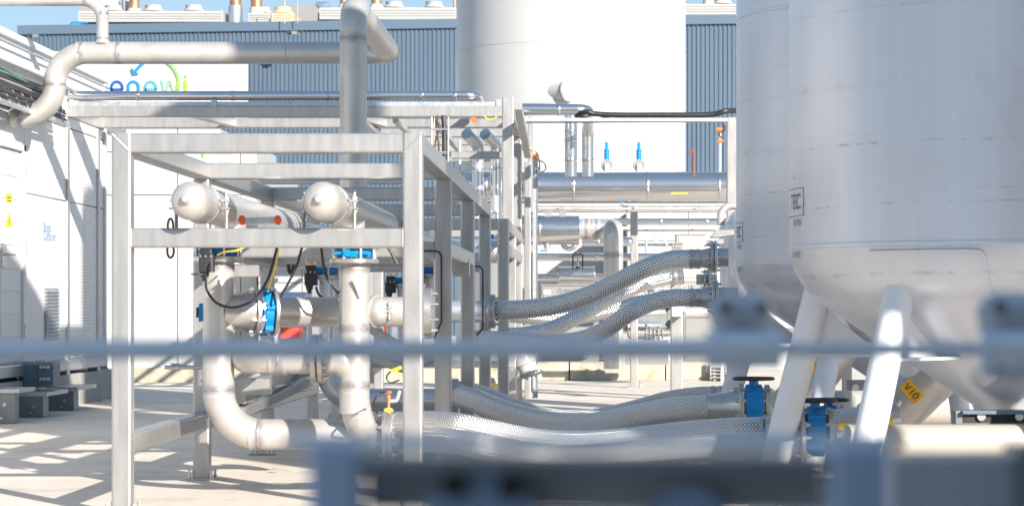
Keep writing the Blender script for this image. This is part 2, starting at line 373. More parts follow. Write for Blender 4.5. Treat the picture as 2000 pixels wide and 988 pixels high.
obj('roof', mb, M['blueclad'], bl)
mb = MB(); mb.beam(a+V(0,0,ztop0-.16)+nrm*.06, b+V(0,0,ztop1-.16)+nrm*.06, .16, .34, c=.01); obj('parapet_cap', mb, mat('cap', (.085,.13,.185), .1, .45), bl)
# facade lamps
for lx in (65, 570):
    t = thing('wall_lamp', 'small floodlight under the parapet, %s' % ('near the left corner of the blue hall' if lx < 200 else 'above the long steel pipe'), 'lamp', P(lx,70 if lx<200 else 64,YB-.2), 'floodlights on the blue hall')
    p = P(lx, 70 if lx < 200 else 64, YB-.35)
    obj('lamp_body', MB().box(p.x-.2,p.x+.12,p.y,p.y+.25,p.z-.05,p.z+.06), M['dark'], t)
    obj('lamp_head', MB().box(p.x+.0,p.x+.2,p.y-.15,p.y+.1,p.z-.09,p.z+.03), M['greysteel'], t)
# ---- sign
YS = 84.0
sg = thing('company_sign', 'large white sign board with blue to green lettering and arrow on the blue hall', 'sign', (XX(300,YS), YS+.3, 0))
mb = MB(); xa, xb, za, zb = XX(60,YS), XX(484,YS), ZZ(250,YS), ZZ(101,YS)
mb.box(xa,xb,YS,YS+.12,za,zb); obj('board', mb, M['tankwhite'], sg)
SN = [0]
def stroke(pts, wpx, key, name='letter'):
    """flat ribbon lettering on the board, pixel-measured"""
    SN[0] += .005; q = [P(x,y,YS-.012-SN[0]) for x,y in pts]; mb = MB(); hw = wpx/2/F*YS; vs = []
    for i, p in enumerate(q):
        d = (q[min(i+1,len(q)-1)]-q[max(i-1,0)]).normalized(); n = V(-d.z,0,d.x); vs += [p+n*hw, p-n*hw]
    vs2 = [v+V(0,.02,0) for v in vs]; n_ = len(vs)
    fs = []
    for i in range(len(q)-1):
        fs += [(2*i,2*i+2,2*i+3,2*i+1),(n_+2*i,n_+2*i+1,n_+2*i+3,n_+2*i+2),(2*i,n_+2*i,n_+2*i+2,2*i+2),(2*i+1,2*i+3,n_+2*i+3,n_+2*i+1)]
    mb.add(vs+vs2, fs); return obj(name, mb, M[key], sg)
def arc(cx, cy, rx, ry, a0, a1, n=18): return [(cx+rx*math.cos(R(a0+(a1-a0)*k/n)), cy-ry*math.sin(R(a0+(a1-a0)*k/n))) for k in range(n+1)]
stroke([(206.5,157),(206.5,192)], 6, 'logo0'); stroke([(206,159.5),(212,159.5)], 5, 'logo0')
def e_(cx, key): stroke([(cx-11,175.5)]+[(cx+11,175.5)]+arc(cx,173,11,13,-8,315,22), 5.5, key)
e_(228, 'logo1')
stroke([(250,192),(250,170)]+arc(260,170,10,10,180,0,12)+[(270,192)], 5.8, 'logo2')
e_(294, 'logo3')
stroke([(315,157),(322,185),(331,158)], 5.5, 'logo4'); stroke([(331,158),(340,185),(349,158)], 5.5, 'logo5')
stroke([(362.5,157),(362.5,186)], 6, 'logo6'); stroke([(362.5,147),(362.5,152)], 5.5, 'logo6')
for k, key in enumerate(('logo6','logo5','logo5','logo4','logo3')): stroke(arc(304,165,45,49,-12+k*27,-12+(k+1)*27+1,8), 5.5, key, 'arc')
stroke(arc(304,165,45,49,123,140,6)+[(262,141)], 6, 'logo2', 'arrow_shaft'); stroke([(257,134),(260,145),(270,144)], 4.5, 'logo2', 'arrow_head')

# ---- roof units
def roofunit(xl, xr, yt, yb, label, fans, Y=YB+3, mt='unitwhite', grp='white condenser units along the hall roof'):
    t = thing('roof_unit', label, 'air conditioner', P((xl+xr)/2, yb, Y), grp); S = Y/F
    mb = MB(); p0 = P(xl,yb,Y); p1 = P(xr,yt,Y)
    mb.beam(((p0.x), Y+1, (p0.z+p1.z)/2), (p1.x, Y+1, (p0.z+p1.z)/2), 2, (p1.z-p0.z), c=.03); obj('casing', mb, M[mt], t)
    mb = MB()
    for k in range(3): z = p0.z+(p1.z-p0.z)*(.3+.22*k); mb.box(p0.x+.05,p1.x-.05,Y-.02,Y+.01,z,z+.018)
    obj('louvre', mb, M['cabinet'], t)
    n = max(2, int((xr-xl)/70)+1)
    for k in range(n):
        x = p0.x+.10+(p1.x-p0.x-.5)*k/(n-1)
        obj('foot', MB().box(x,x+.16,Y+.1,Y+1.9,p0.z-.35,p0.z-.002), M['dark'], t)
    for fx in fans:
        c = P(fx, yt, Y+1); o = obj('fan_cowl', MB().lathe((c.x,c.y,c.z-.02), (0,0,1), [(0,.40),(.04,.38),(.12,.31),(.22,.33),(.22,.29),(.1,.27)], 24), M[mt], t)
        obj('fan_guard', MB().lathe((c.x,c.y,c.z+.15), (0,0,1), [(0,.27),(.05,.26),(.06,.1),(.06,.02)], 20), M['dark'], o)
    return t
roofunit(153,436,22,44,'long white condenser on the roof directly above the long steel pipe',(222,300,379))
roofunit(624,892,15,39,'long white condenser on the roof just left of the tall white tank',(770,848))
roofunit(1338,1500,8,30,'white condenser on the roof right of the tall white tank',(1411,))
roofunit(485,528,26,44,'small white fan box on the roof beside the silver flue',(512,))
t = roofunit(530,574,26,44,'small tan fan box on the roof beside the thin mast',(553,), mt='tan')
def block(name, label, cat, xl, xr, yt, yb, Y, dep, mt, grp=None, c=.02):
    p0 = P(xl,yb,Y); p1 = P(xr,yt,Y); return tag(obj(name, MB().beam((p0.x,Y+dep/2,(p0.z+p1.z)/2),(p1.x,Y+dep/2,(p0.z+p1.z)/2),dep,p1.z-p0.z,c=c), M[mt], None, (p0.x,Y,p0.z)), label, cat, grp)
# vent house
t = thing('vent_housing', 'white box housing with an arched hood on the roof behind the vertical branch pipe', 'vent', P(205,20,YB+4))
obj('body', MB().box(XX(186,YB+4),XX(230,YB+4),YB+4,YB+6,ZZ(22,YB+4),ZZ(-12,YB+4)), M['tankwhite'], t)
obj('hood', MB().tube(fillet([P(232,-16,YB+4.5),P(249,-16,YB+4.5),P(249,22,YB+4.5)], .2), .09, 12), M['tankwhite'], t)
obj('side_panel', MB().box(XX(154,YB+4),XX(184,YB+4),YB+4,YB+5,ZZ(24,YB+4),ZZ(6,YB+4)), M['cabinet'], t)
for (xc, wpx, yt, ys, yb, mt2, lab) in [(262,23,-25,18,22,'tankwhite','copper flue rising behind the white vent housing'),(460,25,-25,12,45,'galv','copper flue with a silver lower sleeve, left of the small fan boxes'),
        (501,25,-25,16,28,'tankwhite','copper flue on top of the small white fan box'),(672,18,-25,10,16,'tankwhite','thin copper flue behind the bend of the big vertical pipe'),
        (735,23,-25,10,16,'tankwhite','copper flue just right of the big vertical pipe'),(888,6,-25,20,30,'copper','slim copper flue beside the left edge of the tall white tank'),(1384,20,-25,-8,8,'tankwhite','copper flue right of the tall white tank')]:
    Y = YB+3.5; c = P(xc,yb,Y); t = thing('flue', lab, 'chimney', c, 'copper flues on the hall roof'); r = wpx/2/F*Y
    obj('pipe', MB().lathe((c.x,Y,ZZ(ys,Y)-.05),(0,0,1),[(0,r*.9),(ZZ(yt,Y)-ZZ(ys,Y),r*.9)],24), M['copper'], t)
    obj('sleeve', MB().lathe((c.x,Y,ZZ(yb+14,Y)),(0,0,1),[(0,r*1.1),(ZZ(ys,Y)-ZZ(yb+14,Y),r*1.1),(ZZ(ys,Y)-ZZ(yb+14,Y)+.03,r*.8)],24), M[mt2], t)
for xc, lab in ((556,'thin rusty lightning rod beside the tan fan box'),(581,'thin grey lightning rod between tan fan box and white condenser')):
    c = P(xc,46,YB+1); tag(obj('lightning_rod', MB().tube([c,(c.x,c.y,c.z+1.4)],.018,8), M['copper' if xc<560 else 'greysteel'], None, c), lab, 'rod', 'lightning rods on the roof')
t = thing('roof_hatch', 'grey sloping roof hatch with a dark skylight between fan boxes and condenser', 'roof hatch', P(610,40,YB+5))
Y = YB+5; obj('hatch_body', MB().poly([P(560,44,Y),P(650,44,Y),P(650,12,Y),P(615,10,Y),P(560,11,Y)], (0,2,0)), M['cabinet'], t)
obj('skylight', MB().poly([P(617,9,Y-.05),P(641,9,Y-.05),P(647,16,Y-.05),P(624,16,Y-.05)], (0,.05,.1)), M['bluebox'], t)
tag(obj('drain_pipe', MB().tube(fillet([P(137,47,YB),P(143,44.5,YB),P(172,45,YB)],.1), .04, 8), M['blue'], None, P(137,47,YB)), 'short blue drain pipe lying on the roof edge of the blue hall', 'pipe')

# ---- tall white tank
YT = 45.0; RT = 224.5/F*YT*.9988; XT = XX(1115.5, YT)
tk = thing('storage_tank', 'tall white cylindrical storage tank in the middle, rising out of view', 'tank', (XT,YT,0))
rings = [0, ZZ(326,YT-RT), ZZ(202,YT-RT), ZZ(82,YT-RT), 11.5]
for i in range(4):
    e = .004*(i % 2); obj('shell_ring', MB().lathe((XT,YT,rings[i]+.005),(0,0,1),[(0,RT-.008),(.006,RT-e),(rings[i+1]-rings[i]-.016,RT-e),(rings[i+1]-rings[i]-.010,RT-.008)],160), M['tankwhite'], tk, ang=14)
obj('weld_line', MB().lathe((XT,YT,0),(0,0,1),[(0,RT-.010),(11.5,RT-.010)],96), M['tankwhite'], tk)
obj('roof', MB().lathe((XT,YT,11.5),(0,0,1),[(0,RT),(.3,RT*.7),(.5,.1)],64), M['tankwhite'], tk)
def nozzle(c, ax, r, ln):
    ax = Vector(ax).normalized(); n = obj('manhole', MB().lathe(c-ax*.45, ax, [(0,r*.86),(ln+.40,r*.86)], 32), M['tankwhite'], tk)
    obj('manhole_cover', MB().lathe(c+ax*(ln-.06), ax, [(0,r*.8),(0,r),(.03,r),(.035,r*.97),(.035,.01)], 40), M['tankwhite'], n)
    obj('gasket', MB().lathe(c+ax*(ln-.075), ax, [(0,r*.9),(0,r*.985),(.014,r*.985),(.014,r*.9)], 40), M['greysteel'], n)
    bolts(c+ax*(ln-.03), ax, r*.93, 20, .012, .02, n); 
nozzle(P(1101,178,YT-RT+.02), (.77,-.64,.0), .205, .15)
# ---- safety valves on the large pipe
for i, cx in enumerate((1185,1248)):
    Y = 31.5; c = P(cx,323,Y); t = thing('safety_valve', 'blue safety valve above the large pipe, %s of the pair' % ('left' if i == 0 else 'right'), 'valve', (c.x,Y,ZZ(336,Y)), 'blue safety valves above the large pipe')
    obj('sight_body', MB().lathe((c.x,Y-.05,c.z),(0,1,0),[(0,.055),(0,.078),(.02,.082),(.1,.082),(.12,.07)],28), M['flange'], t)
    obj('elbow', MB().tube(fillet([(c.x,Y-.07,c.z+.01),(c.x,Y-.07,ZZ(340,Y))],.02), .035, 14), M['white'], t)
    z1, z2, z3 = ZZ(313,Y), ZZ(294,Y), ZZ(278,Y)
    obj('spring_housing', MB().lathe((c.x,Y,z1),(0,0,1),[(0,.036),(z2-z1,.036),(z2-z1,.041),(z2-z1+.012,.041),(z2-z1+.012,.022)],20), M['blue'], t)
    obj('bonnet', MB().lathe((c.x,Y,z2),(0,0,1),[(0,.022),(z3-z2,.022),(z3-z2,.012)],16), M['blue'], t)
    obj('lever', MB().tube([(c.x+.02,Y-.02,z2),(c.x+.075,Y-.03,z2-.002)],.004,6), M['bolt'], t)

# ---- container at left
XW = -5.53
cn = thing('process_container', 'long white steel container along the left edge with door, louvre and blue lettering', 'container', (-7,19,.5))
def cy(px): return -XW*F/(VX-px)
yend = cy(205); zb, zt = .5, 3.66
obj('body', MB().box(-9,XW-.03,12,yend-.005,zb,zt-.01), M['white'], cn)
segs = [12, 15, 18.6, cy(45)-1.02, cy(47), cy(103), cy(165), yend]
zs = [zb, zb+.012, 2.17, 2.95, zt]
for i in range(3, len(segs)-1):
    a, b = segs[i], segs[i+1]
    for (z0_, z1_) in ((zb,2.17),(2.17,2.95),(2.95,zt)):
        if i == 3 and z0_ < 2.1: continue
        mb = MB()
        if i >= 5 and z1_ < 3.2:      # micro-ribbed sheets
            n = int((z1_-z0_)/.035); vs = []
            for k in range(n):
                z = z0_+.006+(z1_-z0_-.012)*k/n; dz = (z1_-z0_-.012)/n
                for zz, xx in ((z,0),(z+dz*.2,.003),(z+dz*.7,.003),(z+dz*.9,0)): vs += [(XW-.006+xx,a+.006,zz),(XW-.006+xx,b-.006,zz)]
            vs += [(XW-.006,a+.006,z1_-.006),(XW-.006,b-.006,z1_-.006)]
            mb.add(vs, [(2*k,2*k+1,2*k+3,2*k+2) for k in range(len(vs)//2-1)])
        else: mb.box(XW-.028,XW,a+.006,b-.006,z0_+.006,z1_-.006)
        obj('wall_panel', mb, M['white'], cn, ang=20)
obj('wall_panel', MB().box(XW-.028,XW,12,segs[3]-.006,zb,zt), M['white'], cn)
obj('corner_post', MB().box(XW-.05,XW+.02,yend-.08,yend,zb,zt), M['white'], cn)
obj('roof_trim', MB().beam((XW+.01,12,zt-.02),(XW+.01,yend,zt-.02),.06,.07), M['white'], cn)
obj('base_rail', MB().beam((XW-.02,12,zb-.06),(XW-.02,yend,zb-.06),.1,.12), M['galv'], cn)
dr = MB(); d0, d1 = segs[3]+.06, cy(38)
dz0, dz1 = .53, 2.56-.0
door = obj('door', MB().box(XW-.02,XW+.012,d0,d1,dz0,2.54), M['white'], cn)
n = 9
for k in range(n):
    z0_ = dz0+.02+(2.5-dz0)*k/n; z1_ = dz0+.02+(2.5-dz0)*(k+1)/n-.012
    obj('door_panel', MB().box(XW+.012,XW+.02,d0+.02,d1-.02,z0_,z1_), M['white'], door)
mb = MB(); mb.beam((XW+.02,d1+.05,dz0),(XW+.02,d1+.05,2.62),.05,.1); mb.beam((XW+.02,d0-.05,2.60),(XW+.02,d1+.1,2.60),.05,.08,c=.005); obj('door_frame', mb, M['white'], cn)
for z in (.75,1.55,2.35): obj('hinge', MB().lathe((XW+.05,d1+.02,z),(0,0,1),[(0,.014),(.13,.014)],10), M['bolt'], door)
hy = cy(8); hz = ZZ(497,hy)
mb = MB(); mb.box(XW+.02,XW+.028,hy-.18,hy-.02,hz-.12,hz+.1); obj('lock_plate', mb, M['bolt'], door)
obj('handle', MB().tube(fillet([(XW+.02,hy-.08,hz),(XW+.07,hy-.08,hz),(XW+.07,hy+.14,hz)],.015),.010,10), M['bolt'], door)
y_ = cy(19)
mb = MB(); z0_, z1_ = ZZ(397,y_), ZZ(379,y_); s1 = obj('warning_sign', MB().box(XW+.02,XW+.024,y_-.24,y_+.0,z0_,z1_), M['yellow'], door)
mb = MB()
for k in range(2): mb.box(XW+.024,XW+.0255,y_-.2,y_-.04,z0_+.015+k*.03,z0_+.025+k*.03)
obj('print', mb, M['dark'], s1)
zc = ZZ(444,y_); s2 = obj('warning_triangle', MB().poly([(XW+.02,y_-.26,zc),(XW+.02,y_+.02,zc),(XW+.02,y_-.12,zc+.135)],(.004,0,0)), M['yellow'], door)
mb = MB(); mb.poly([(XW+.0245,y_-.13,zc+.045),(XW+.0245,y_-.10,zc+.045),(XW+.0245,y_-.115,zc+.095)],(.001,0,0)); mb.box(XW+.0245,XW+.0255,y_-.135,y_-.1,zc+.02,zc+.032); obj('print', mb, M['dark'], s2)
# lettering on the container
for (body, py, size) in (('Biogas', 452, .135), ('Container', 469, .135), ('- - - - - -', 480, .05)):
    yy = cy(84); text(body, size*1.0, (XW+.002, yy, ZZ(py,cy(94))), (0,1,0), (0,0,1), M['inkblue'], cn, thick=.008)
# louvre
ya, yb2 = cy(87), cy(113); za_, zb_ = ZZ(664,cy(100)), ZZ(563,cy(100))
lv = obj('louvre_frame', MB().box(XW+.004,XW+.008,ya,yb2,za_,zb_), M['cabinet'], cn)
for k in range(14):
    z = za_+.01+(zb_-za_-.02)*k/14; mb = MB(); mb.add([(XW+.008,ya+.01,z),(XW+.008,yb2-.01,z),(XW+.03,yb2-.01,z+.012),(XW+.03,ya+.01,z+.012),(XW+.008,yb2-.01,z+.03),(XW+.008,ya+.01,z+.03)],[(0,1,2,3),(3,2,4,5),(0,3,5),(1,4,2)])
    obj('slat', mb, M['galv'], lv)
# conduit rails along the container
for (py, r, lab) in ((83,.012,'thin steel conduit along the top of the white container'),(118,.032,'grey drain pipe along the upper wall of the white container')):
    z = ZZ(py,cy(0)); p = [(XW+.06,18,z),(XW+.06,yend-.1,z)]
    tag(obj('conduit', MB().tube(p, r, 14), M['white' if r > .03 else 'galv'], None, p[0]), lab, 'pipe')
# cable tray with bundles
ct = thing('cable_tray', 'steel cable tray fixed high on the white container wall', 'cable tray', (XW,18,2.9))
zt1 = ZZ(141,cy(0)); zt0 = ZZ(213,cy(0)); ye = cy(90)
obj('lower_rail', MB().beam((XW+.22,18,zt0),(XW+.22,ye,zt0),.02,.05,c=.003), M['galv'], ct)
obj('upper_rail', MB().beam((XW+.03,18,zt1),(XW+.03,ye,zt1),.02,.05,c=.003), M['galv'], ct)
for k in range(18):
    y = 18.3+k*.36
    if y < ye: obj('rung', MB().tube([(XW+.24,y,zt0),(XW+.19,y,zt0+.12),(XW+.14,y,zt0+.2),(XW+.06,y,zt1)],.006,6), M['bolt'], ct)
ORD = 'lowest second third fourth fifth sixth seventh middle ninth tenth eleventh twelfth thirteenth fourteenth topmost'.split()
for k in range(15):
    f = k/14; x = XW+.22-.14*f+random.uniform(-.015,.015); z = zt0+.04+(zt1-zt0-.05)*f
    pts = [(x+random.uniform(-.012,.012), 18+j*(ye-18)/7, z+random.uniform(-.012,.012)) for j in range(8)]
    mt_ = M['green'] if k == 13 else (M['cream'] if k == 9 else M['rubber'])
    cable(pts, random.choice((.012,.015,.019)), {13:'thin green cable in the tray on the container wall',9:'cream cable in the tray on the container wall'}.get(k,'black cable on the container wall, %s in the tray bundle%s' % (ORD[k], '' if k in (0,7,14) else ' counting from below')), 'cables bundled in the wall tray', mt_)
# concrete plinth, steps, downpipe, junction box
mb = MB(); mb.box(-9,XW+.02,12,yend+.3,0,.34); tag(obj('concrete_plinth', mb, M['greyconc'], None, (XW,20,0)), 'grey concrete plinth under the white container', 'plinth')
def step(y0, y1, zt_, lab):
    t = thing('steel_step', lab, 'step', (XW+.3,y0,0), 'steel steps beside the container'); xo = XX(142, cy(80)) 
    return t
for (xr, yt, ybm, Yf, dep, lab) in ((29,768,826,21.3,.6,'nearest steel step box at the left edge, with a bolt in its face'),(84,774,812,22.4,.9,'middle steel step box beside the container'),(144,763,800,23.9,.9,'farthest steel step box, below the blue junction box')):
    t = thing('steel_step', lab, 'step', (XX(xr,Yf),Yf,0), 'steel step boxes beside the container')
    xr_ = XX(xr,Yf); xl_ = max(-5.9, xr_-.62); z1 = ZZ(yt,Yf)
    obj('front_plate', MB().box(xl_,xr_,Yf,Yf+.012,.005,z1), M['greysteel'], t)
    obj('side_plate', MB().box(xr_-.012,xr_,Yf+.012,Yf+dep*.25,.005,z1), M['greysteel'], t)
    obj('tread', MB().poly([(xl_-.1,Yf-.02,z1+.004),(xr_+.04,Yf-.02,z1+.004),(xr_+.04,Yf+dep,z1+.004),(xl_-.1,Yf+dep,z1+.004)],(0,0,.035)), M['galv'], t)
    bolts((xr_-.09,Yf,z1-.1),(0,-1,0),.001,1,.018,.014,t); bolts((xr_-.12,Yf,.05),(0,-1,0),.001,1,.014,.014,t)
t = thing('junction_box', 'blue grey junction box with two rows of cable glands under the container', 'junction box', P(75,752,22.9))
Y = 22.9; p0 = P(45,755,Y); p1 = P(104,706,Y)
obj('housing', MB().beam((p0.x,Y+.15,(p0.z+p1.z)/2),(p1.x,Y+.15,(p0.z+p1.z)/2),.3,p1.z-p0.z,c=.008), M['bluebox'], t)
for i in range(3):
    for j in range(2):
        q = P(81+i*7, 717+j*23, Y-.005); obj('cable_gland', MB().lathe(q,(0,-1,0),[(0,.017),(.02,.017),(.02,.012),(.045,.010)],8), M['bolt'], t)
obj('lid', MB().box(XX(71,Y),XX(74,Y),Y-.02,Y+.3,p0.z-.01,p1.z+.015), M['bluebox'], t)
tag(obj('base_beam', MB().box(-5.8,XX(47,23.4),23.1,23.2,ZZ(755,23.2),ZZ(712,23.2)), M['bluebox'], None, (-5.6,23.1,.3)), 'blue grey beam end left of the junction box', 'beam')
Y = 28.2; r = 7.5/F*Y; t = thing('downpipe', 'blue grey downpipe at the far corner of the container with an angled outlet', 'drainpipe', P(200,725,Y))
pp = fillet([P(199,384,Y),P(199,712,Y),P(209,730,Y-.1)], .05); obj('pipe', MB().tube(pp, r, 18), M['bluebox'], t)
for yy in (405,505,600): c = P(199,yy,Y); collar(c,(0,0,1),r,.05,t,'pipe_clip',M['white'],.006)

# ---- white buildings behind
def panel_house(name, lab, cat, xl, xr, yt, yb, Y, dep, vx, hy, mt='tankwhite'):
    t = thing(name, lab, cat, P((xl+xr)/2,yb,Y)); x0,x1,z0_,z1_ = XX(xl,Y),XX(xr,Y),ZZ(yb,Y),ZZ(yt,Y)
    obj('core', MB().box(x0+.02,x1-.02,Y+.03,Y+dep,z0_,z1_-.02), M[mt], t)
    xs = [x0]+[XX(v,Y) for v in vx]+[x1]; zs = [z0_]+[ZZ(v,Y) for v in sorted(hy, reverse=True)]+[z1_]
    for i in range(len(xs)-1):
        for j in range(len(zs)-1): obj('wall_panel', MB().box(xs[i]+.008,xs[i+1]-.008,Y,Y+.05,zs[j]+.008,zs[j+1]-.008), M[mt], t)
    obj('roof_trim', MB().beam((x0-.02,Y+.02,z1_+.02),(x1+.02,Y+.02,z1_+.02),.1,.06,c=.004), M[mt], t)
    return t
panel_house('panel_shed', 'white panelled shed standing behind the left half of the pipe frames', 'shed', 196, 432, 249, 728, 33.3, 6, (347,), (381,297))
panel_house('panel_shed', 'lower white annex with ribbed boards seen between the vertical pipes', 'shed', 434, 502, 296, 742, 34.5, 5, (470,), (381,470))
t = panel_house('panel_shed', 'white shed with horizontal boards behind the blue valves', 'shed', 504, 705, 500, 744, 33.8, 4, (590,), (521,552,583,640))
mb = MB(); mb.box(XX(180,33.1),XX(1010,33.1),33.1,39,0,ZZ(718,33.1)); tag(obj('concrete_plinth', mb, M['plinth'], None, (-6,33,0)), 'weathered concrete plinth under the white sheds behind the frames', 'plinth')
t = thing('signal_lamp', 'small green and yellow signal lamp on the white shed', 'lamp', P(395,312,33))
c = P(395,312,33); obj('green_lens', MB().lathe((c.x,c.y,c.z+.03),(0,0,1),[(0,.016),(.06,.016)],12), M['green'], t); obj('yellow_lens', MB().lathe(c,(0,0,1),[(0,.016),(.03,.016)],12), M['yellow'], t)

# ---- right background: plinth, cabinets, skid
t = thing('concrete_plinth', 'mossy cream concrete plinth under the equipment cabinets in the middle distance', 'plinth', P(1220,743,33.8))
xs = [1040,1112,1232,1300,1388]
for a, b in zip(xs, xs[1:]):
    Y = 33.8; obj('plinth_block', MB().beam((XX(a,Y)+.01,Y+1.5,.135),(XX(b,Y)-.01,Y+1.5,.135),3,.268,c=.012), M['plinth'], t)
def cabinet(lab, xl, xr, yt, yb, Y, dep, mt='cabinet', feet=True, door=True):
    t = thing('equipment_cabinet', lab, 'cabinet', P((xl+xr)/2,yb,Y)); x0,x1,z0_,z1_ = XX(xl,Y),XX(xr,Y),ZZ(yb,Y),ZZ(yt,Y)
    obj('housing', MB().box(x0,x1,Y,Y+dep,z0_+.03,z1_), M[mt], t)
    if door: obj('door', MB().box(x0+.03,x1-.03,Y-.012,Y,z0_+.06,z1_-.03), M[mt], t)
    obj('top_cover', MB().box(x0-.015,x1+.015,Y-.02,Y+dep,z1_,z1_+.018), M['flange'], t)
    if feet:
        for x in (x0+.02, x1-.08): obj('foot', MB().box(x,x+.06,Y,Y+.06,z0_-.0,z0_+.03), M['greysteel'], t)
    return t
c1 = cabinet('grey equipment cabinet with dark diamond logo and lettering behind the braided hoses', 1058, 1170, 558, 724, 34.3, .9)
Y = 34.3-.012
# the cabinet's name band sits below the cover
lg = MB(); yy = 567.5; c = P(1094,yy,Y-.002)
for k in range(4):
    a = math.pi/2*k; d = V(math.cos(a),0,math.sin(a)); e = V(-math.sin(a),0,math.cos(a))
    lg.poly([c+d*.042, c+d*.028+e*.014, c+d*.014, c+d*.028-e*.014],(0,-.002,0)); lg.poly([c+d*.022+e*.022, c+d*.036+e*.008, c+d*.030+e*.004,c+d*.018+e*.016],(0,-.002,0))
obj('logo', lg, M['ink'], c1); text('PENTAIR', .074, P(1101,571.5,Y-.004), (1,0,0), (0,0,1), M['ink'], c1)
obj('notice', MB().box(XX(1061,Y),XX(1076,Y),Y-.004,Y,ZZ(575,Y),ZZ(566,Y)), M['tankwhite'], c1)
obj('cable_loop', MB().tube([P(1138+13*math.cos(a),690+11*math.sin(a),Y-.01) for a in [R(v) for v in range(0,190,12)]],.006,6), M['rubber'], c1)
cabinet('cream white cabinet on the mossy plinth between grey cabinet and white column', 1181, 1229, 650, 720, 34.3, .8, 'cream')
cabinet('narrow tan cabinet right of the white column on the plinth', 1247, 1270, 655, 714, 34.4, .6, 'cream')
cabinet('dark grey cabinet between the cream ones on the plinth', 1272, 1300, 640, 716, 35, .6, 'greysteel')
cabinet('white cabinet with a shadow across it beside the dark column', 1278, 1312, 650, 712, 34.2, .5, 'white')
cabinet('tan grey upper box behind the end of the top braided hose', 1322, 1378, 459, 560, 34.6, .8, 'cream')
cabinet('small grey box on a bracket left of the tan upper box', 1313, 1333, 476, 492, 33, .3, 'cabinet', False)
cabinet('dark machine housing beneath the second braided hose', 1232, 1300, 600, 637, 35.4, 1, 'greysteel', False)
cabinet('pale wide skid unit behind the foreground clamp', 1335, 1432, 610, 712, 35.2, 1, 'cabinet')
# flanged pump body near (1240-1300, 640)
t = thing('pump', 'silver pump with flange rings low behind the braided hoses', 'pump', P(1265,700,32.5))
Y = 32.5; c = P(1225,650,Y); obj('motor', MB().lathe(c,(1,0,0),[(0,.05),(.02,.085),(.24,.085),(.26,.06)],24), M['flange'], t)
for k in range(5): flange(P(1262+k*8,650,Y),(1,0,0),.05,.10 if k in (0,3) else .085,.022,t,10,bolt=(k in (0,3)))
obj('shaft', MB().lathe(P(1255,650,Y),(1,0,0),[(0,.05),(.5,.05)],20), M['flange'], t)
obj('base', MB().box(XX(1222,Y),XX(1305,Y),Y-.1,Y+.1,.26,ZZ(664,Y)), M['cabinet'], t)
# stacked metal slabs right of the column
t = thing('skid_base', 'stack of pale steel beams on the plinth, right of the dark column', 'skid', P(1350,716,33.6))
for k, (a, b, y0_, y1_) in enumerate(((1334,1385,706,709),(1334,1388,711,714),(1282,1330,710,716))):
    Y = 34.0; obj('beam', MB().box(XX(a,Y),XX(b,Y),Y-.1,Y+.6,ZZ(y1_,Y),ZZ(y0_,Y)), M['cabinet'], t)
t = thing('steel_rack', 'low steel shelf rack beyond the end of the mossy plinth', 'rack', P(1415,745,33.5))
for k in range(4): Y = 33.5; obj('shelf', MB().box(XX(1393,Y),XX(1436,Y),Y,Y+.5,ZZ(722+k*7,Y),ZZ(719+k*7,Y)), M['cabinet'], t)
for x in (1408,1419): obj('upright', MB().box(XX(x,33.4),XX(x+6,33.4),33.4,33.45,.0,ZZ(690,33.4)), M['white'], t)
t = thing('hydrant_handle', 'small red handle on a white tube behind the lower hose', 'handle', P(1419,742,30))
obj('tube', MB().lathe(P(1419,760,30),(0,0,1),[(0,.02),(.5,.02)],12), M['white'], t); obj('grip', MB().lathe(P(1419,740,29.95),(0,0,1),[(0,.01),(.02,.022),(.06,.022),(.075,.01)],12), M['red'], t)
tag(panel_house('white_container', 'white container wall filling the gap behind the pipework at right', 'container', 1225, 1560, 400, 735, 40, 4, (1345,), (470,560)), None)

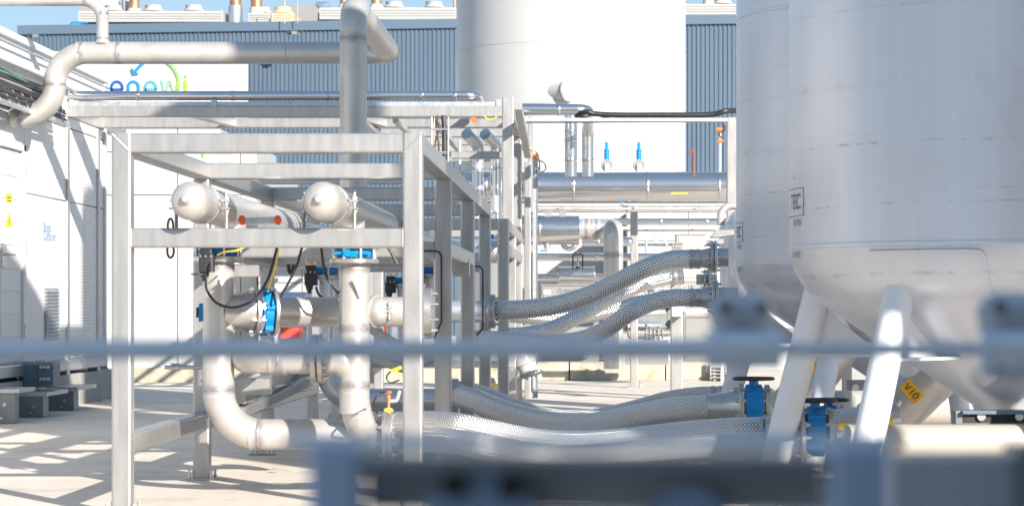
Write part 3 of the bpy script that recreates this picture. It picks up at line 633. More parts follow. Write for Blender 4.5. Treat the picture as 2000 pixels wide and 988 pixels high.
# ================================================================ STEEL FRAMES
def steel_frame(name, label, X0, X1, Ys, ztop, tw, zmid=None, zlow=None, mids=(), lows=(), extra=None, cross_mid=(), mitre=True, left=True, baseplates=True, y_end_mid=None):
    t = thing(name, label, 'steel frame', ((X0+X1)/2, Ys[0], 0)); h = tw/2
    for i, Y in enumerate(Ys):
        for sx, x in ((0, X0), (1, X1-tw)):
            if not left and sx == 0: continue
            obj('post', MB().beam((x+h,Y+h,.012),(x+h,Y+h,ztop-(tw if i else .0)-(0.001 if i else 0)),tw,up=(0,1,0)), M['frame'], t)
            if baseplates:
                o = obj('base_plate', MB().beam((x-.035,Y+h,.006),(x+tw+.035,Y+h,.006),tw+.07,.012,c=.002), M['flange'], t)
                mb = MB()
                for bx in (x-.018, x+tw+.018):
                    for by in (Y-.018, Y+tw+.018): mb.lathe((bx,by,.012),(0,0,1),[(0,.013),(.014,.013),(.014,.008),(.05,.008)],6)
                q = obj('anchor_bolts', mb, M['bolt'], o); q['kind'] = 'stuff'
        x0, x1 = (X0+tw, X1-tw) if i == 0 else (X0+tw, X1-tw)
        obj('cross_beam', MB().beam((x0-.001,Y+h,ztop-h),(x1+.001,Y+h,ztop-h),tw*.995 if i==0 else tw*.98), M['frame'], t)
        if i in cross_mid and zmid: obj('cross_beam', MB().beam((x0,Y+h,zmid-h),(x1,Y+h,zmid-h),tw*.98), M['frame'], t)
    for sx, x in ((0, X0), (1, X1-tw)):
        if not left and sx == 0: continue
        for i in range(len(Ys)-1):
            obj('side_beam', MB().beam((x+h,Ys[i]+tw,ztop-h),(x+h,Ys[i+1]+(tw if i==len(Ys)-2 else tw),ztop-h),tw*.99), M['frame'], t)
            if zmid and (sx,i) in mids: obj('side_beam', MB().beam((x+h,Ys[i]+tw,zmid-h),(x+h,Ys[i+1],zmid-h),tw*.98), M['frame'], t)
            if zlow and (sx,i) in lows: obj('side_beam', MB().beam((x+h,Ys[i]+tw,zlow-h),(x+h,Ys[i+1],zlow-h),tw*.98), M['frame'], t)
    if mitre:
        Y = Ys[0]-.001
        for a, b in (((X0+.004,ztop-.004),(X0+tw,ztop-tw)),((X1-.004,ztop-.004),(X1-tw,ztop-tw))):
            obj('weld_seam', MB().tube([(a[0],Y,a[1]),(b[0],Y,b[1])],.0035,8), M['flange'], t)
            z = a[1]
        if zmid:
            for x in (X0+tw, X1-tw): obj('weld_seam', MB().tube([(x,Y,zmid-.004),(x,Y,zmid-tw+.004)],.0035,8), M['flange'], t)
    return t
Y1 = 11.9; X0 = XX(217,Y1); X1 = XX(825,Y1); TW = .100; ZT = ZZ(260,Y1); ZM = ZZ(445,Y1)
Yp = [Y1, 14.35, 17.25, 20.1]
f1 = steel_frame('tube_structure', 'big nearest frame of square stainless tubes standing around the two domed pipes', X0, X1, Yp, ZT, TW, ZM, .41,
     mids=((1,1),(0,1)), lows=((0,0),(0,1),(0,2)), cross_mid=(0,1,2,3))
# small supports inside frame 1
def sbeam(a, b, w_, lab=None, parent=None, name='support_beam', h=None): return obj(name, MB().beam(a,b,w_,h,c=.008), M['frame'], parent or f1)
sbeam(P(415,754,14.6), P(529,754,14.6), .10); sbeam(P(470,755,14.7)+V(0,.0,0), (P(470,755,14.7).x, 17.2, P(470,755,14.7).z), .08)
sbeam(P(529,737,17.3), P(606,737,17.3), .09); sbeam(P(470,805,15.4), P(600,745,17.2), .07); sbeam(P(470,778,15.4), P(606,752,19.5), .07)
obj('bracket', MB().box(XX(457,14.5),XX(508,14.5),14.45,14.6,ZZ(540,14.5),ZZ(516,14.5)), M['frame'], f1)
obj('bracket', MB().box(XX(885,16.5),XX(917,16.5),16.45,16.6,ZZ(540,16.5),ZZ(508,16.5)), M['frame'], f1)
for (xa, ya, xb, yb_) in ((700,690,790,720),(860,690,790,722),(720,640,805,690)):
    sbeam(P(xa,ya,16.2), P(xb,yb_,16.2), .06)
# right side conduit on post
def conduit(pxs, Y, r, lab): p = [P(a,b,Y) for a,b in pxs]; return tag(obj('cable', MB().tube(fillet(p,.04), r, 8), M['rubber'], None, p[0]), lab, 'cable')
conduit([(826,490),(862,490),(862,628),(848,660)], 14.28, .006, 'black cable clipped down the second post of the near frame')
conduit([(928,520),(943,520),(943,640),(932,655)], 17.1, .006, 'black cable clipped down the third post of the near frame')
tag(obj('bent_tube', MB().tube(fillet([P(826,500,14.4),P(852,500,14.4),P(852,700,14.4)],.05), .016, 12), M['pipe'], None, P(852,700,14.4)), 'bent stainless tube beside the second post of the near frame', 'pipe')
# frame 2 further back
YY2 = [21.8, 24.0, 26.2]
f2 = steel_frame('tube_structure', 'low square-tube frame farther back whose mitred corner shows left of the braided hoses', -2.4, -.745, YY2, ZZ(427,21.8), .105, ZZ(470,21.8)-.02, .45, mids=((1,0),(1,1)), cross_mid=(1,2), lows=((1,0),(1,1)))
for k in range(2):
    x = -.745-.0; obj('cable_slot', MB().box(x-.01,x+.003,YY2[1]+.02-k*0+k*1.5,YY2[1]+.08+k*1.5,.35,.50), M['dark'], f2)
# ---- tall rack
YR = 24.9
rk = thing('pipe_rack', 'tall wide rack of square tubes spanning from the white container to the middle', 'pipe rack', (XX(550,YR),YR,0))
tr = .12; zr = ZZ(207,YR); xl = XX(110,YR); xr = XX(1003,YR)
YR2 = 26.45
def rpost(x0, Y, zt_, zb_=.012, w_=tr, nm='post', parent=rk): return obj(nm, MB().beam((x0+w_/2,Y+w_/2,zb_),(x0+w_/2,Y+w_/2,zt_),w_,up=(0,1,0)), M['frame'], parent)
rpost(xl,YR,zr-tr-.001); rpost(xr-tr,YR,zr+.09); rpost(xl,YR2,zr-tr-.001); rpost(xr-tr,YR2+1.4,zr-tr-.001)
for x in (xl, xr-tr):
    for Y in (YR, YR2): obj('base_plate', MB().box(x-.05,x+tr+.05,Y-.05,Y+tr+.05,.0,.014), M['flange'], rk)
obj('top_beam', MB().beam((xl,YR+tr/2,zr-tr/2),(xr-tr,YR+tr/2,zr-tr/2),tr,.118), M['frame'], rk)
obj('top_beam', MB().beam((xl+tr,YR2+tr/2,zr-tr/2),(XX(722,YR2),YR2+tr/2,zr-tr/2),tr,.108), M['frame'], rk)
obj('side_beam', MB().beam((xl+tr/2,YR+tr,zr-tr/2),(xl+tr/2,YR2,zr-tr/2),tr,.112), M['frame'], rk)
obj('side_beam', MB().beam((xl+tr/2,YR2+tr,zr-tr/2),(xl+tr/2,YR2+1.6,zr-tr/2),tr,.112), M['frame'], rk)
for xp in (455, 748):
    x = XX(xp, YR2); obj('tie_beam', MB().beam((x-.25,YR+tr,zr-tr/2),(x,YR2,zr-tr/2),.08,.1), M['frame'], rk)
obj('side_beam', MB().beam((xr-tr/2,YR+tr,zr-tr/2-.0),(xr-tr/2,30.2,zr-tr/2),tr*.98,.112), M['frame'], rk)
xm = XX(722,YR2)
for Y in (YR2, 27.9, 29.3, 30.6):
    obj('deck_beam', MB().beam((xm,Y+tr/2,zr-tr/2-.002),(xr-tr,Y+tr/2,zr-tr/2-.002),tr,.10), M['frame'], rk)
obj('deck_beam', MB().beam((XX(878,YR),YR+.4,ZZ(299,YR)),(xr-tr,YR+.4,ZZ(299,YR)),.08,.078), M['frame'], rk)
obj('deck_beam', MB().beam((XX(878,28),28,ZZ(311,28)),(xr-tr,28,ZZ(311,28)),.06,.06), M['frame'], rk)
for x in (XX(740,27),XX(800,27),XX(870,27)): obj('deck_beam', MB().beam((x,YR+tr,zr-tr-.03),(x,30.6,zr-tr-.03),.06,.05), M['frame'], rk)
# narrow frames right behind the rack's right side
f3 = thing('tube_structure', 'slim tall frame of square tubes directly right of the tall rack', 'steel frame', (XX(1030,28),28,0))
def fpost(xa, xb, Y, yt, parent=f3): w_ = (xb-xa)/F*Y; return obj('post', MB().beam((XX(xa,Y)+w_/2,Y+w_/2,.012),(XX(xa,Y)+w_/2,Y+w_/2,ZZ(yt,Y)),w_,up=(0,1,0)), M['frame'], parent)
fpost(1024,1037,27.2,316); fpost(1031,1044,29.5,228); 
obj('side_beam', MB().beam((XX(1030,27.2),23.6,ZZ(300,27.2)+.25),(XX(1030,27.2),27.4,ZZ(308,27.2)+.05),.08,.09), M['frame'], f3)
obj('foot', MB().box(XX(1018,27.2),XX(1045,27.2),27.1,27.3,0,.012), M['flange'], f3)
t = thing('cable_duct', 'bright galvanised vertical cable duct with an orange end cap beside the slim frame', 'cable duct', P(1045,780,26.8)); Y = 26.8
obj('duct', MB().box(XX(1040.5,Y),XX(1049,Y),Y,Y+.05,.02,ZZ(309,Y)), M['galv'], t)
obj('end_cap', MB().box(XX(1039.5,Y),XX(1049.5,Y),Y-.006,Y+.055,ZZ(309,Y)+.001,ZZ(301,Y)), M['orange'], t)
obj('lip', MB().box(XX(1049,Y),XX(1050.2,Y),Y-.012,Y,.02,ZZ(309,Y)), M['greysteel'], t)
for k, (c_, m_) in enumerate((('yellow green earth wire arching over the orange capped duct','yellow'),('black wire arching over the orange capped duct','rubber'),('black wire looping right of the orange capped duct','rubber'))):
    pts = [[(1034,289),(1044,296),(1047,306)],[(1035,291),(1050,302),(1054,330),(1048,335)],[(1048,312),(1062,318),(1066,330),(1056,336),(1050,326)]][k]
    cable([P(a,b,26.7) for a,b in pts], .006, c_, None, M[m_], 'wire')

# ---- insulated pipe, tray on rack
def clad_pipe(label, pts, r, rings=(), cat='pipe', seg=36, mt='clad', name='insulated_pipe', fil=.0, ax=None, endcap=False):
    pts = [Vector(p) for p in pts]; t = thing(name, label, cat, pts[0])
    q = fillet(pts, fil, 8) if fil else pts
    obj('pipe', MB().tube(q, r, seg), M[mt], t)
    for (p, a) in rings: collar(p, a, r, .035, t, 'joint_band', M['clad'] if mt=='clad' else M['galv'], .004)
    return t
Y = YR+.05; r = 9.2/F*Y
clad_pipe('slim aluminium clad pipe lying along the top of the tall rack', [P(100,187.5,Y),P(930,187,Y),P(930,187,Y)+V(0,1.2,0)], r, [(P(x,187.3,Y),(1,0,0)) for x in (270,455,640,824,889)], fil=.10)
t = thing('cable_duct', 'long galvanised cable duct with orange end caps under the slim clad pipe', 'cable duct', P(560,208,YR))
zc0, zc1 = ZZ(208.5,YR), ZZ(198.5,YR)
for a, b in zip((126,413,700),(412.5,699.5,990)): obj('duct', MB().beam((XX(a,YR),YR+.08,(zc0+zc1)/2),(XX(b,YR),YR+.08,(zc0+zc1)/2),.12,zc1-zc0,c=.004), M['galv'], t)
obj('end_cap', MB().box(XX(990,YR)+.001,XX(1001,YR),YR+.01,YR+.14,ZZ(207,YR),ZZ(194,YR)), M['orange'], t)
obj('end_cap', MB().box(XX(119,YR),XX(126,YR)-.001,YR+.01,YR+.14,ZZ(211,YR),ZZ(200,YR)), M['orange'], t)
for x in (140, 418, 975): c = P(x,200,YR); obj('clamp', MB().box(c.x-.03,c.x+.03,YR-.0,YR+.02,c.z-.045,c.z+.03), M['galv'], t)
# right-going pipe
Y = 25.6; r = 11.5/F*Y
clad_pipe('short clad pipe running right from the tall rack in front of the white tank', [P(1004,214,Y),P(1148,215,Y),P(1148,240,Y+.0)+V(0,1.2,0)], r, [(P(1091,214.5,Y),(1,0,0))], fil=.12)
Y = 27; r = 12/F*Y
clad_pipe('left one of two vertical clad pipes in front of the white tank', [P(1115,345,Y),P(1115,212,Y),P(1090,212,Y)], r, [(P(1115,y,Y),(0,0,1)) for y in (258,274,313)], fil=.11)
Y = 27.6
clad_pipe('right one of two vertical clad pipes in front of the white tank', [P(1148,345,Y),P(1148,225,Y)], 11.5/F*Y, [(P(1148,y,Y),(0,0,1)) for y in (262,313)])
# galvanised beam + corrugated hose to the right
Y = 25.5
t = thing('cable_tray', 'thin galvanised tray beam crossing in front of the white tank to the right post', 'cable tray', P(1200,240,Y))
obj('beam', MB().beam(P(1016,234.5,Y),P(1421,234.5,Y),.07,.042,c=.004), M['galv'], t)
obj('lower_lip', MB().beam(P(1016,240,Y)+V(0,.02,0),P(1412,238,Y)+V(0,.02,0),.03,.008,c=.001), M['greysteel'], t)
pts = spline([P(1125,225,Y+.1),P(1145,219,Y),P(1165,223,Y),P(1215,225,Y),P(1290,225,Y),P(1360,225,Y),P(1395,223,Y),P(1420,217,Y),P(1452,217,Y+.2)], 46)
rs = [(5.2/F*Y)*(1+.05*(i%2)) for i in range(len(pts))]
tag(obj('corrugated_hose', MB().tube(pts, rs, 14), M['hosecorr'], None, pts[0], ang=70), 'black corrugated hose lying on the tray beam in front of the white tank', 'hose')
tag(obj('corrugated_hose', MB().tube(spline([P(1128,229,Y+.15),P(1160,222,Y+.15),P(1190,229,Y+.2)],14), 5/F*Y, 12), M['hosecorr'], None, P(1128,229,Y)), 'short black hose bend tucked behind the corrugated hose', 'hose')
t = thing('steel_post', 'pale square post at the right end of the thin tray beam, beside the shaded tank', 'post', P(1430,700,25.6))
obj('post', MB().beam((XX(1431,25.6),25.7,.0),(XX(1431,25.6),25.7,ZZ(229,25.6)),.12,up=(0,1,0)), M['frame'], t)
obj('thin_pipe', MB().tube([P(1406,250,25.5),P(1406,336,25.5)],.02,12), M['pipe_blue'], t)
for (a,b) in ((1405,254),(1407,277)): obj('cap', MB().lathe(P(a-5,b,25.4),(1,0,.25),[(0,.022),(.045,.022),(.06,.012)],12), M['orange'], t)
obj('bracket', MB().tube(spline([P(1410,240,25.4),P(1416,252,25.4),P(1405,262,25.4),P(1413,275,25.4)],6),.008,6), M['rubber'], t)
tag(obj('thin_pipe', MB().tube(fillet([P(1347,304,28),P(1349,297,28),P(1355,293,28),P(1355,345,28)],.02),.011,8), M['rust'], None, P(1350,340,28)), 'thin red brown bent pipe in front of the blue hall at right', 'pipe')

# ---- the large duct
Y = 30; r = 29.8/F*Y
bp = clad_pipe('large shiny clad pipe running across the middle to the right under the blue safety valves', [P(862,365.5,Y),P(1560,365.5,Y)], r, [(P(x,365.5,Y),(1,0,0)) for x in (950,1120,1264,1403)], seg=64)
mb = MB(); q = P(1327,378,Y-.17); obj('name_plate', MB().box(q.x-.10,q.x+.10,q.y-.012,q.y+.002,q.z-.010,q.z+.010), M['label'], bp)
obj('bottom_seam', MB().beam(P(862,396,Y),P(1560,396,Y),.02,.014,c=.002), M['greysteel'], bp)
# pipes below
def hpipe(label, xa, xb, py, wpx, Y, mt='pipe', rings=(), name='steel_pipe', grp=None):
    t = thing(name, label, 'pipe', P(xa,py,Y), grp); r = wpx/2/F*Y
    obj('pipe', MB().tube([P(xa,py,Y),P(xb,py,Y)], r, 32), M[mt], t)
    for x in rings: 
        if mt == 'clad': collar(P(x,py,Y),(1,0,0),r,.03,t)
        elif mt != 'cream': weld(P(x,py,Y),(1,0,0),r,t)
    return t
t = thing('support_beam', 'pale channel beam carrying a thin pipe just under the large clad pipe', 'beam', P(1230,415,29.2)); Y = 29.2
for (yt, yb_) in ((401.5,405.5),(409.5,414)): obj('flange_strip', MB().box(XX(1050,Y),XX(1418,Y),Y,Y+.16,ZZ(yb_,Y),ZZ(yt,Y)), M['frame'], t)
obj('web', MB().box(XX(1050,Y),XX(1418,Y),Y+.07,Y+.08,ZZ(409.5,Y),ZZ(405.5,Y)), M['frame'], t)
hpipe('thin bright pipe in the channel beam under the large clad pipe', 1051, 1417, 407.5, 5.5, 29.1, 'pipe')
for x in (1098, 1366): 
    c = P(x,407,29.0); t = thing('pipe_clamp', 'small bolted clamp on the thin pipe, %s the white column' % ('left of' if x < 1200 else 'right of'), 'clamp', c, 'clamps on the thin pipe')
    obj('band', MB().lathe(c-V(.015,0,0),(1,0,0),[(0,.0235),(.03,.0235)],16), M['bolt'], t); obj('bolts', MB().box(c.x-.012,c.x+.012,c.y-.03,c.y,c.z+.022,c.z+.045).box(c.x-.012,c.x+.012,c.y-.03,c.y,c.z-.045,c.z-.022), M['bolt'], t)
hpipe('clad pipe with blue shadow patches behind the white column', 1195, 1422, 433, 13, 31.5, 'clad', (1290,1380))
t = thing('cable_tray', 'pale cable tray under the clad pipe behind the white column', 'cable tray', P(1300,450,31.8)); obj('tray', MB().box(XX(1215,31.8),XX(1405,31.8),31.8,31.95,ZZ(450,31.8),ZZ(442,31.8)), M['galv'], t)
obj('lip', MB().box(XX(1215,31.8),XX(1405,31.8),31.78,31.8,ZZ(451.5,31.8),ZZ(449.8,31.8)), M['greysteel'], t)
# insulated vessel + reducer + white elbow
Y = 28.6; vs = thing('insulated_vessel', 'shiny horizontal clad drum with a drain nozzle left of the white elbow pipe', 'vessel', P(1090,450,Y))
r = 28.5/F*Y; obj('drum', MB().lathe(P(1020,449.5,Y),(1,0,0),[(0,r),(XX(1132,Y)-XX(1020,Y)-.01,r),(XX(1132,Y)-XX(1020,Y),r-.012),(XX(1132,Y)-XX(1020,Y),.05)],56), M['clad'], vs)
collar(P(1054,449.5,Y),(1,0,0),r,.03,vs)
c = P(1068,476,Y-.02); obj('drain_nozzle', MB().lathe((c.x,c.y,c.z),(0,0,-1),[(0,.045),(.02,.045),(.02,.035),(.06,.035),(.06,.012),(.11,.012)],16), M['flange'], vs)
obj('blue_lever', MB().box(XX(1055,Y),XX(1066,Y),Y-.05,Y-.03,ZZ(491,Y),ZZ(488,Y)), M['blue'], vs)
for xx in (1070,1098): obj('saddle', MB().box(XX(xx-6,Y),XX(xx+7,Y),Y-.04,Y+.04,ZZ(422,Y),ZZ(414,Y)), M['flange'], vs)
rr = thing('elbow_pipe', 'matt pale elbow pipe turning down in front of the steel reducer', 'pipe', P(1198,600,28))
r = 19/F*28; obj('pipe', MB().tube(fillet([P(1198,720,27.8),P(1198,447,27.8),P(1198,447,27.8)+V(0,.8,0)], .13, 12), r, 32), M['pipe'], rr)
weld(P(1198,498,27.8),(0,0,1),r,rr)
r = 20/F*Y; obj('reducer', MB().tube([P(1132,447,Y),P(1198,447,Y)], r, 32), M['pipe_blue'], rr); weld(P(1145,447,Y),(1,0,0),r,rr); weld(P(1165,447,Y),(1,0,0),r,rr)
obj('level_tag', MB().lathe(P(1198,536,27.6),(0,0,1),[(0,.014),(.02,.014),(.03,.006)],8), M['yellow'], rr)
t = clad_pipe('short clad pipe end with a rounded tip behind the elbow pipe', [P(1136,472,30.5),P(1230,472,30.5)], 9/F*30.5, [(P(1168,472,30.5),(1,0,0))])
obj('end_cap', MB().lathe(P(1228,472,30.5),(1,0,0),[(0,.06),(.03,.055),(.05,.04),(.06,.01)],20), M['clad'], t)
hpipe('clad pipe running behind the elbow pipe above the round insulated valve', 1050, 1335, 502, 15, 31, 'clad', (1165,1290))
hpipe('clad pipe passing through the insulated valve box', 1050, 1180, 542, 15, 29, 'clad')
Y = 29; t = thing('insulated_valve', 'clad valve box with a black and brass actuator bracket on top', 'valve', P(1126,556,Y))
r = 17/F*Y; w_ = XX(1162,Y)-XX(1089,Y); obj('jacket', MB().lathe(P(1089,538,Y),(1,0,0),[(0,.06),(0,r),(.02,r+.004),(.04,r),(w_-.04,r),(w_-.02,r+.004),(w_,r),(w_,.06)],40), M['clad'], t)
for x in (1119,1146): c = P(x,0,Y); 
mb = MB(); q0, q1 = P(1119,521,Y-.02), P(1138,497,Y-.02)
mb.beam(q0,(q0.x,q0.y,q1.z),.016,c=.002); mb.beam((q1.x,q1.y,q0.z),q1,.016,c=.002); mb.beam((q0.x,q0.y,q1.z),q1,.018,c=.002); obj('bracket', mb, M['black'], t)
for x in (1123,1134): obj('brass_knob', MB().lathe(P(x,497,Y-.02),(0,0,1),[(0,.02),(.015,.022),(.025,.015)],12), M['copper'], t)
obj('stem', MB().lathe(P(1128.5,521,Y-.02),(0,0,1),[(0,.025),(.03,.025),(.03,.012),(.12,.012)],12), M['flange'], t)
# ring of coil shape under drum
tag(obj('pipe_coil', MB().tube([P(1112+13*math.cos(a),473+13*math.sin(a),30.2) for a in [R(v) for v in range(0,361,12)]],.035,10), M['clad'], None, P(1112,473,30.2)), 'round clad ring behind the bottom of the shiny drum', 'pipe')
# white column and dark column
for (xa, xb, yb_, yt, mt_, lab) in ((1231,1246,757,415,'frame','white square column standing on the ground behind the braided hoses'),(1310,1334,776,530,'frame','shaded square column right of the white one, under the hose supports')):
    Y = F*H/(yb_-VY); t = thing('steel_column', lab, 'column', (XX((xa+xb)/2,Y),Y,0)); w_ = (xb-xa)/F*Y
    obj('post', MB().beam((XX(xa,Y)+w_/2,Y+w_/2,.01),(XX(xa,Y)+w_/2,Y+w_/2,ZZ(yt,Y)),w_,up=(0,1,0)), M[mt_], t)
    o = obj('base_plate', MB().box(XX(xa-6,Y),XX(xb+7,Y),Y-.05,Y+w_+.05,0,.012), M['flange'], t)
    mb = MB(); 
    for x in (xa-3, xb+4): mb.lathe((XX(x,Y),Y-.02,.012),(0,0,1),[(0,.018),(.02,.018),(.02,.01),(.06,.01)],6)
    obj('anchor_bolts', mb, M['bolt'], o)['kind'] = 'stuff'
# hose supports on the dark column
for (yt, yb_, lab) in ((526,547,'upper galvanised square support bracket under the top braided hose'),(598,618,'lower galvanised square support bracket under the lower braided hose')):
    Y = 27.4; tag(obj('support_bracket', MB().beam(P(1322,(yt+yb_)/2,Y)-V(0,.2,0),P(1322,(yt+yb_)/2,Y)+V(0,.1,0),.13,.12,c=.01), M['galv'], None, P(1322,(yt+yb_)/2,Y)), lab, 'bracket', 'hose support brackets')
hpipe('brownish steel beam pipe low behind the lower braided hose', 1225, 1300, 610, 12, 32, 'pipe')
hpipe('pale pipe stub beside the lower support bracket', 1338, 1385, 610, 24, 26, 'pipe')
hpipe('short pale pipe stub beside the upper support bracket', 1334, 1366, 547, 12, 27, 'pipe')
# rear stainless pipes seen through the near frame
hpipe('cream pipe behind the top beams of the near frame', 415, 800, 356, 9, 22, 'pipe')
hpipe('blue shaded clad pipe seen between posts of the near frame', 690, 975, 470, 18, 24, 'clad', (760,))
for (y0_, y1_, Y, lab) in ((440,452,24.6,'white flat beam behind the posts of the near frame at mid height'),):
    pass
for (xa, xb, y0_, lab) in ((922,945,300,'left vertical clad pipe inside the tall rack'),(958,980,300,'right vertical clad pipe inside the tall rack with a printed label strip')):
    Y = 27; r = (xb-xa)/2/F*Y; xc = (xa+xb)/2; t = clad_pipe(lab, [P(xc,430,Y),P(xc,285,Y),P(xc-22,262,Y-.3)], r, [(P(xc,330,Y),(0,0,1)),(P(xc,415,Y),(0,0,1))], fil=.08, mt='pipe_blue' if xa<930 else 'clad')
    if xa > 930: obj('label_strip', MB().box(XX(966,26.8),XX(969,26.8),Y-.075,Y-.070,ZZ(412,26.8),ZZ(380,26.8)), M['white'], t)
tag(obj('thin_pipe', MB().tube([P(898,430,27.5),P(898,275,27.5)],.018,10), M['pipe'], None, P(898,430,27.5)), 'thin vertical tube in the tall rack left of the clad pipes', 'pipe')
# cable ladder with cables
Y = 24.4; t = thing('cable_ladder', 'narrow wire cable ladder dropping from the tall rack behind the near frame corner', 'cable ladder', P(860,300,Y))
for x in (843,875.5): obj('rail', MB().tube([P(x,229,Y),P(x,345,Y)],.009,8), M['galv'], t)
for y in (251.5,254,297,300,340): obj('rung', MB().tube([P(843,y,Y-.01),P(876,y,Y-.01)],.005,6), M['galv'], t)
cable([P(866,226,Y+.03),P(868,260,Y+.03),P(868,345,Y+.03)], .026, 'thick black cable hanging in the narrow cable ladder', None, M['rubber'])
cable([P(851,226,Y),P(858,250,Y),P(850,280,Y),P(846,330,Y)], .009, 'thin black cable curving left in the narrow cable ladder', None, M['rubber'])
cable([P(855,226,Y),P(853,255,Y),P(857,285,Y),P(855,330,Y)], .009, 'thin black cable hanging straight beside the thick one', None, M['rubber'])
cable([P(849,226,Y+.02),P(847,255,Y),P(848,285,Y),P(849,330,Y)], .006, 'thin brass coloured cable at the left rail of the cable ladder', None, M['copper'])
cable([P(946,227,24.8),P(953,233,24.8),P(966,232,24.8),P(970,227,24.8)], .006, 'yellow green earth wire hanging under the top beam of the tall rack', None, M['yellow'], 'wire')
tag(obj('orange_tag', MB().poly([P(918,233,24.9),P(926,228,24.9),P(933,236,24.9),P(925,243,24.9)],(0,.02,0)), M['orange'], None, P(925,236,24.9)), 'small orange tag hanging below the top beam of the tall rack', 'tag')

# ================================================================ STAINLESS PIPEWORK
# S-shaped pipe into the container and its long run
Yh = 22.5; r = 21.8/F*Yh
lp = thing('overhead_pipe', 'long matt steel pipe overhead that bends down in an S into the container at left', 'pipe', P(0,228,Yh))
pts = [P(3,228,Yh),P(104,228,Yh),P(108,104,Yh),P(757,104,Yh),P(757,104,Yh)+V(0,-.75,0)]
main = fillet([P(3,228,Yh),P(107,228,Yh),P(107,104,Yh),P(560,104,Yh)], .30, 14)
obj('pipe', MB().tube(main, r, 40), M['pipe'], lp)
for (x,y,ax) in ((160,104,(1,0,0)),(232,104,(1,0,0)),(107,166,(0,0,1)),(41,228,(1,0,0)),(11,228,(1,0,0))): weld(P(x,y,Yh), ax, r, lp)
obj('wall_collar', MB().lathe(P(-8,228,Yh),(1,0,0),[(0,r*1.3),(.06,r*1.3),(.06,r)],32), M['pipe'], lp)
Yv = 19.0; xv = XX(690,Yv); rv = 26.3/F*Yv
bpnt = V(xv, Yv, ZZ(14,Yv)); zp = ZZ(104,Yh)
over = fillet([P(560.5,104,Yh),(xv,Yh,zp),(xv,Yv,zp),(xv,Yv,ZZ(560,Yv))], .215, 14)
obj('pipe', MB().tube(over, [r + (rv-r)*min(1,max(0,(Yh-p.y)/1.5)) for p in over], 40), M['pipe'], lp)
weld((xv,Yv,ZZ(76,Yv)),(0,0,1),rv,lp); weld((xv,Yh-.25,zp),(0,1,0),r*1.01,lp); weld((xv,Yv+.25,zp),(0,1,0),rv,lp)
rb = 11.7/F*Yh
obj('branch_pipe', MB().tube(fillet([P(200,95,Yh),P(200,1,Yh),P(-30,1,Yh)], .19, 12), rb, 28), M['pipe'], lp)
obj('branch_saddle', MB().lathe(P(200,86,Yh),(0,0,1),[(0,rb*1.5),(.02,rb*1.15),(.05,rb)],28,cap=False), M['pipe'], lp)
for (x,y,ax) in ((200,78,(0,0,1)),(200,27,(0,0,1)),(168,1,(1,0,0))): weld(P(x,y,Yh), ax, rb, lp)

# headers with domed ends
def clamp(c, ax, r, parent, rods, zlow, names='clamp'):
    c = Vector(c); cl = obj('clamp_band', MB().lathe(c-V(0,.02,0),(0,1,0),[(0,r+.001),(0,r+.009),(.04,r+.009),(.04,r+.001)],36,cap=False), M['flange'], parent)
    for s, zl in rods:
        x = c.x+s*(r+.035)
        obj('clamp_lug', MB().box(x-.035,x+.02,c.y-.02,c.y+.02,c.z+.012,c.z+.02).box(x-.035,x+.02,c.y-.02,c.y+.02,c.z-.028,c.z-.02), M['flange'], cl)
        obj('threaded_rod', MB().lathe((x,c.y,zl),(0,0,1),[(0,.008),(c.z+.06-zl,.008)],10), M['greysteel' if s<0 else 'flange'], cl)
        mb = MB()
        for z in (c.z+.022, c.z-.046, c.z+.002): mb.lathe((x,c.y,z),(0,0,1),[(0,.014),(.014,.014)],6)
        obj('nuts', mb, M['bolt'], cl)
def header(lab, px, yend_, tee_y):
    Yd = 11.76; x = XX(px,Yd); z = ZZ(392,Yd); r = .0945
    t = thing('header_pipe', lab, 'pipe', (x,Yd,z))
    prof = [(-.078+0,.012),(-.077,.02),(-.07,.036),(-.055,.062),(-.03,.083),(0,r)]
    prof = [(-.085*math.cos(R(a)), r*math.sin(R(a))) for a in range(4,91,6)]
    obj('dome_end', MB().lathe((x,Yd+.02,z),(0,1,0),prof+[(.02,r)],48,cap=True), M['pipe'], t, )
    obj('boss', MB().lathe((x-.005,Yd-.065,z+.005),(0,-1,0),[(0,.026),(.012,.026),(.016,.02),(.03,.017),(.032,.004)],20), M['pipe'], t)
    obj('pipe', MB().tube([(x,Yd+.04,z),(x,yend_,z)], r*.995, 44), M['pipe'], t)
    obj('weld_seam', MB().lathe((x,Yd+.03,z),(0,1,0),[(0,r*.998),(.004,r+.0025),(.008,r+.0025),(.012,r*.998)],40,cap=False), M['pipe'], t)
    clamp((x,Y1+.22,z),(0,1,0),r,t,((1,ZM-.002),(-1,ZZ(447,12.1)-.0)),0)
    # tee down to the valve
    obj('tee', MB().tube([(x,tee_y,z-.02),(x,tee_y,ZZ(484,tee_y)+.02)], .088, 36), M['pipe'], t)
    return t, x, z
hA, xA, zA = header('left header pipe with a polished domed end poking through the near frame', 370, 15.6, 13.1)
hB, xB, zB = header('right header pipe with a polished domed end poking through the near frame', 628, 15.6, 13.1)
for h_, x in ((hA,xA),(hB,xB)):
    clamp((x,15.5,zA),(0,1,0),.1,h_,((1,ZM-.1),),0)
    obj('end_flange', MB().lathe((x,15.6,zA),(0,1,0),[(0,.0945),(0,.11),(.03,.11),(.03,.09)],36), M['pipe'], h_)
    obj('rear_pipe', MB().tube([(x,15.63,zA),(x,19.6,zA)],.075,32), M['pipe_blue'], h_)
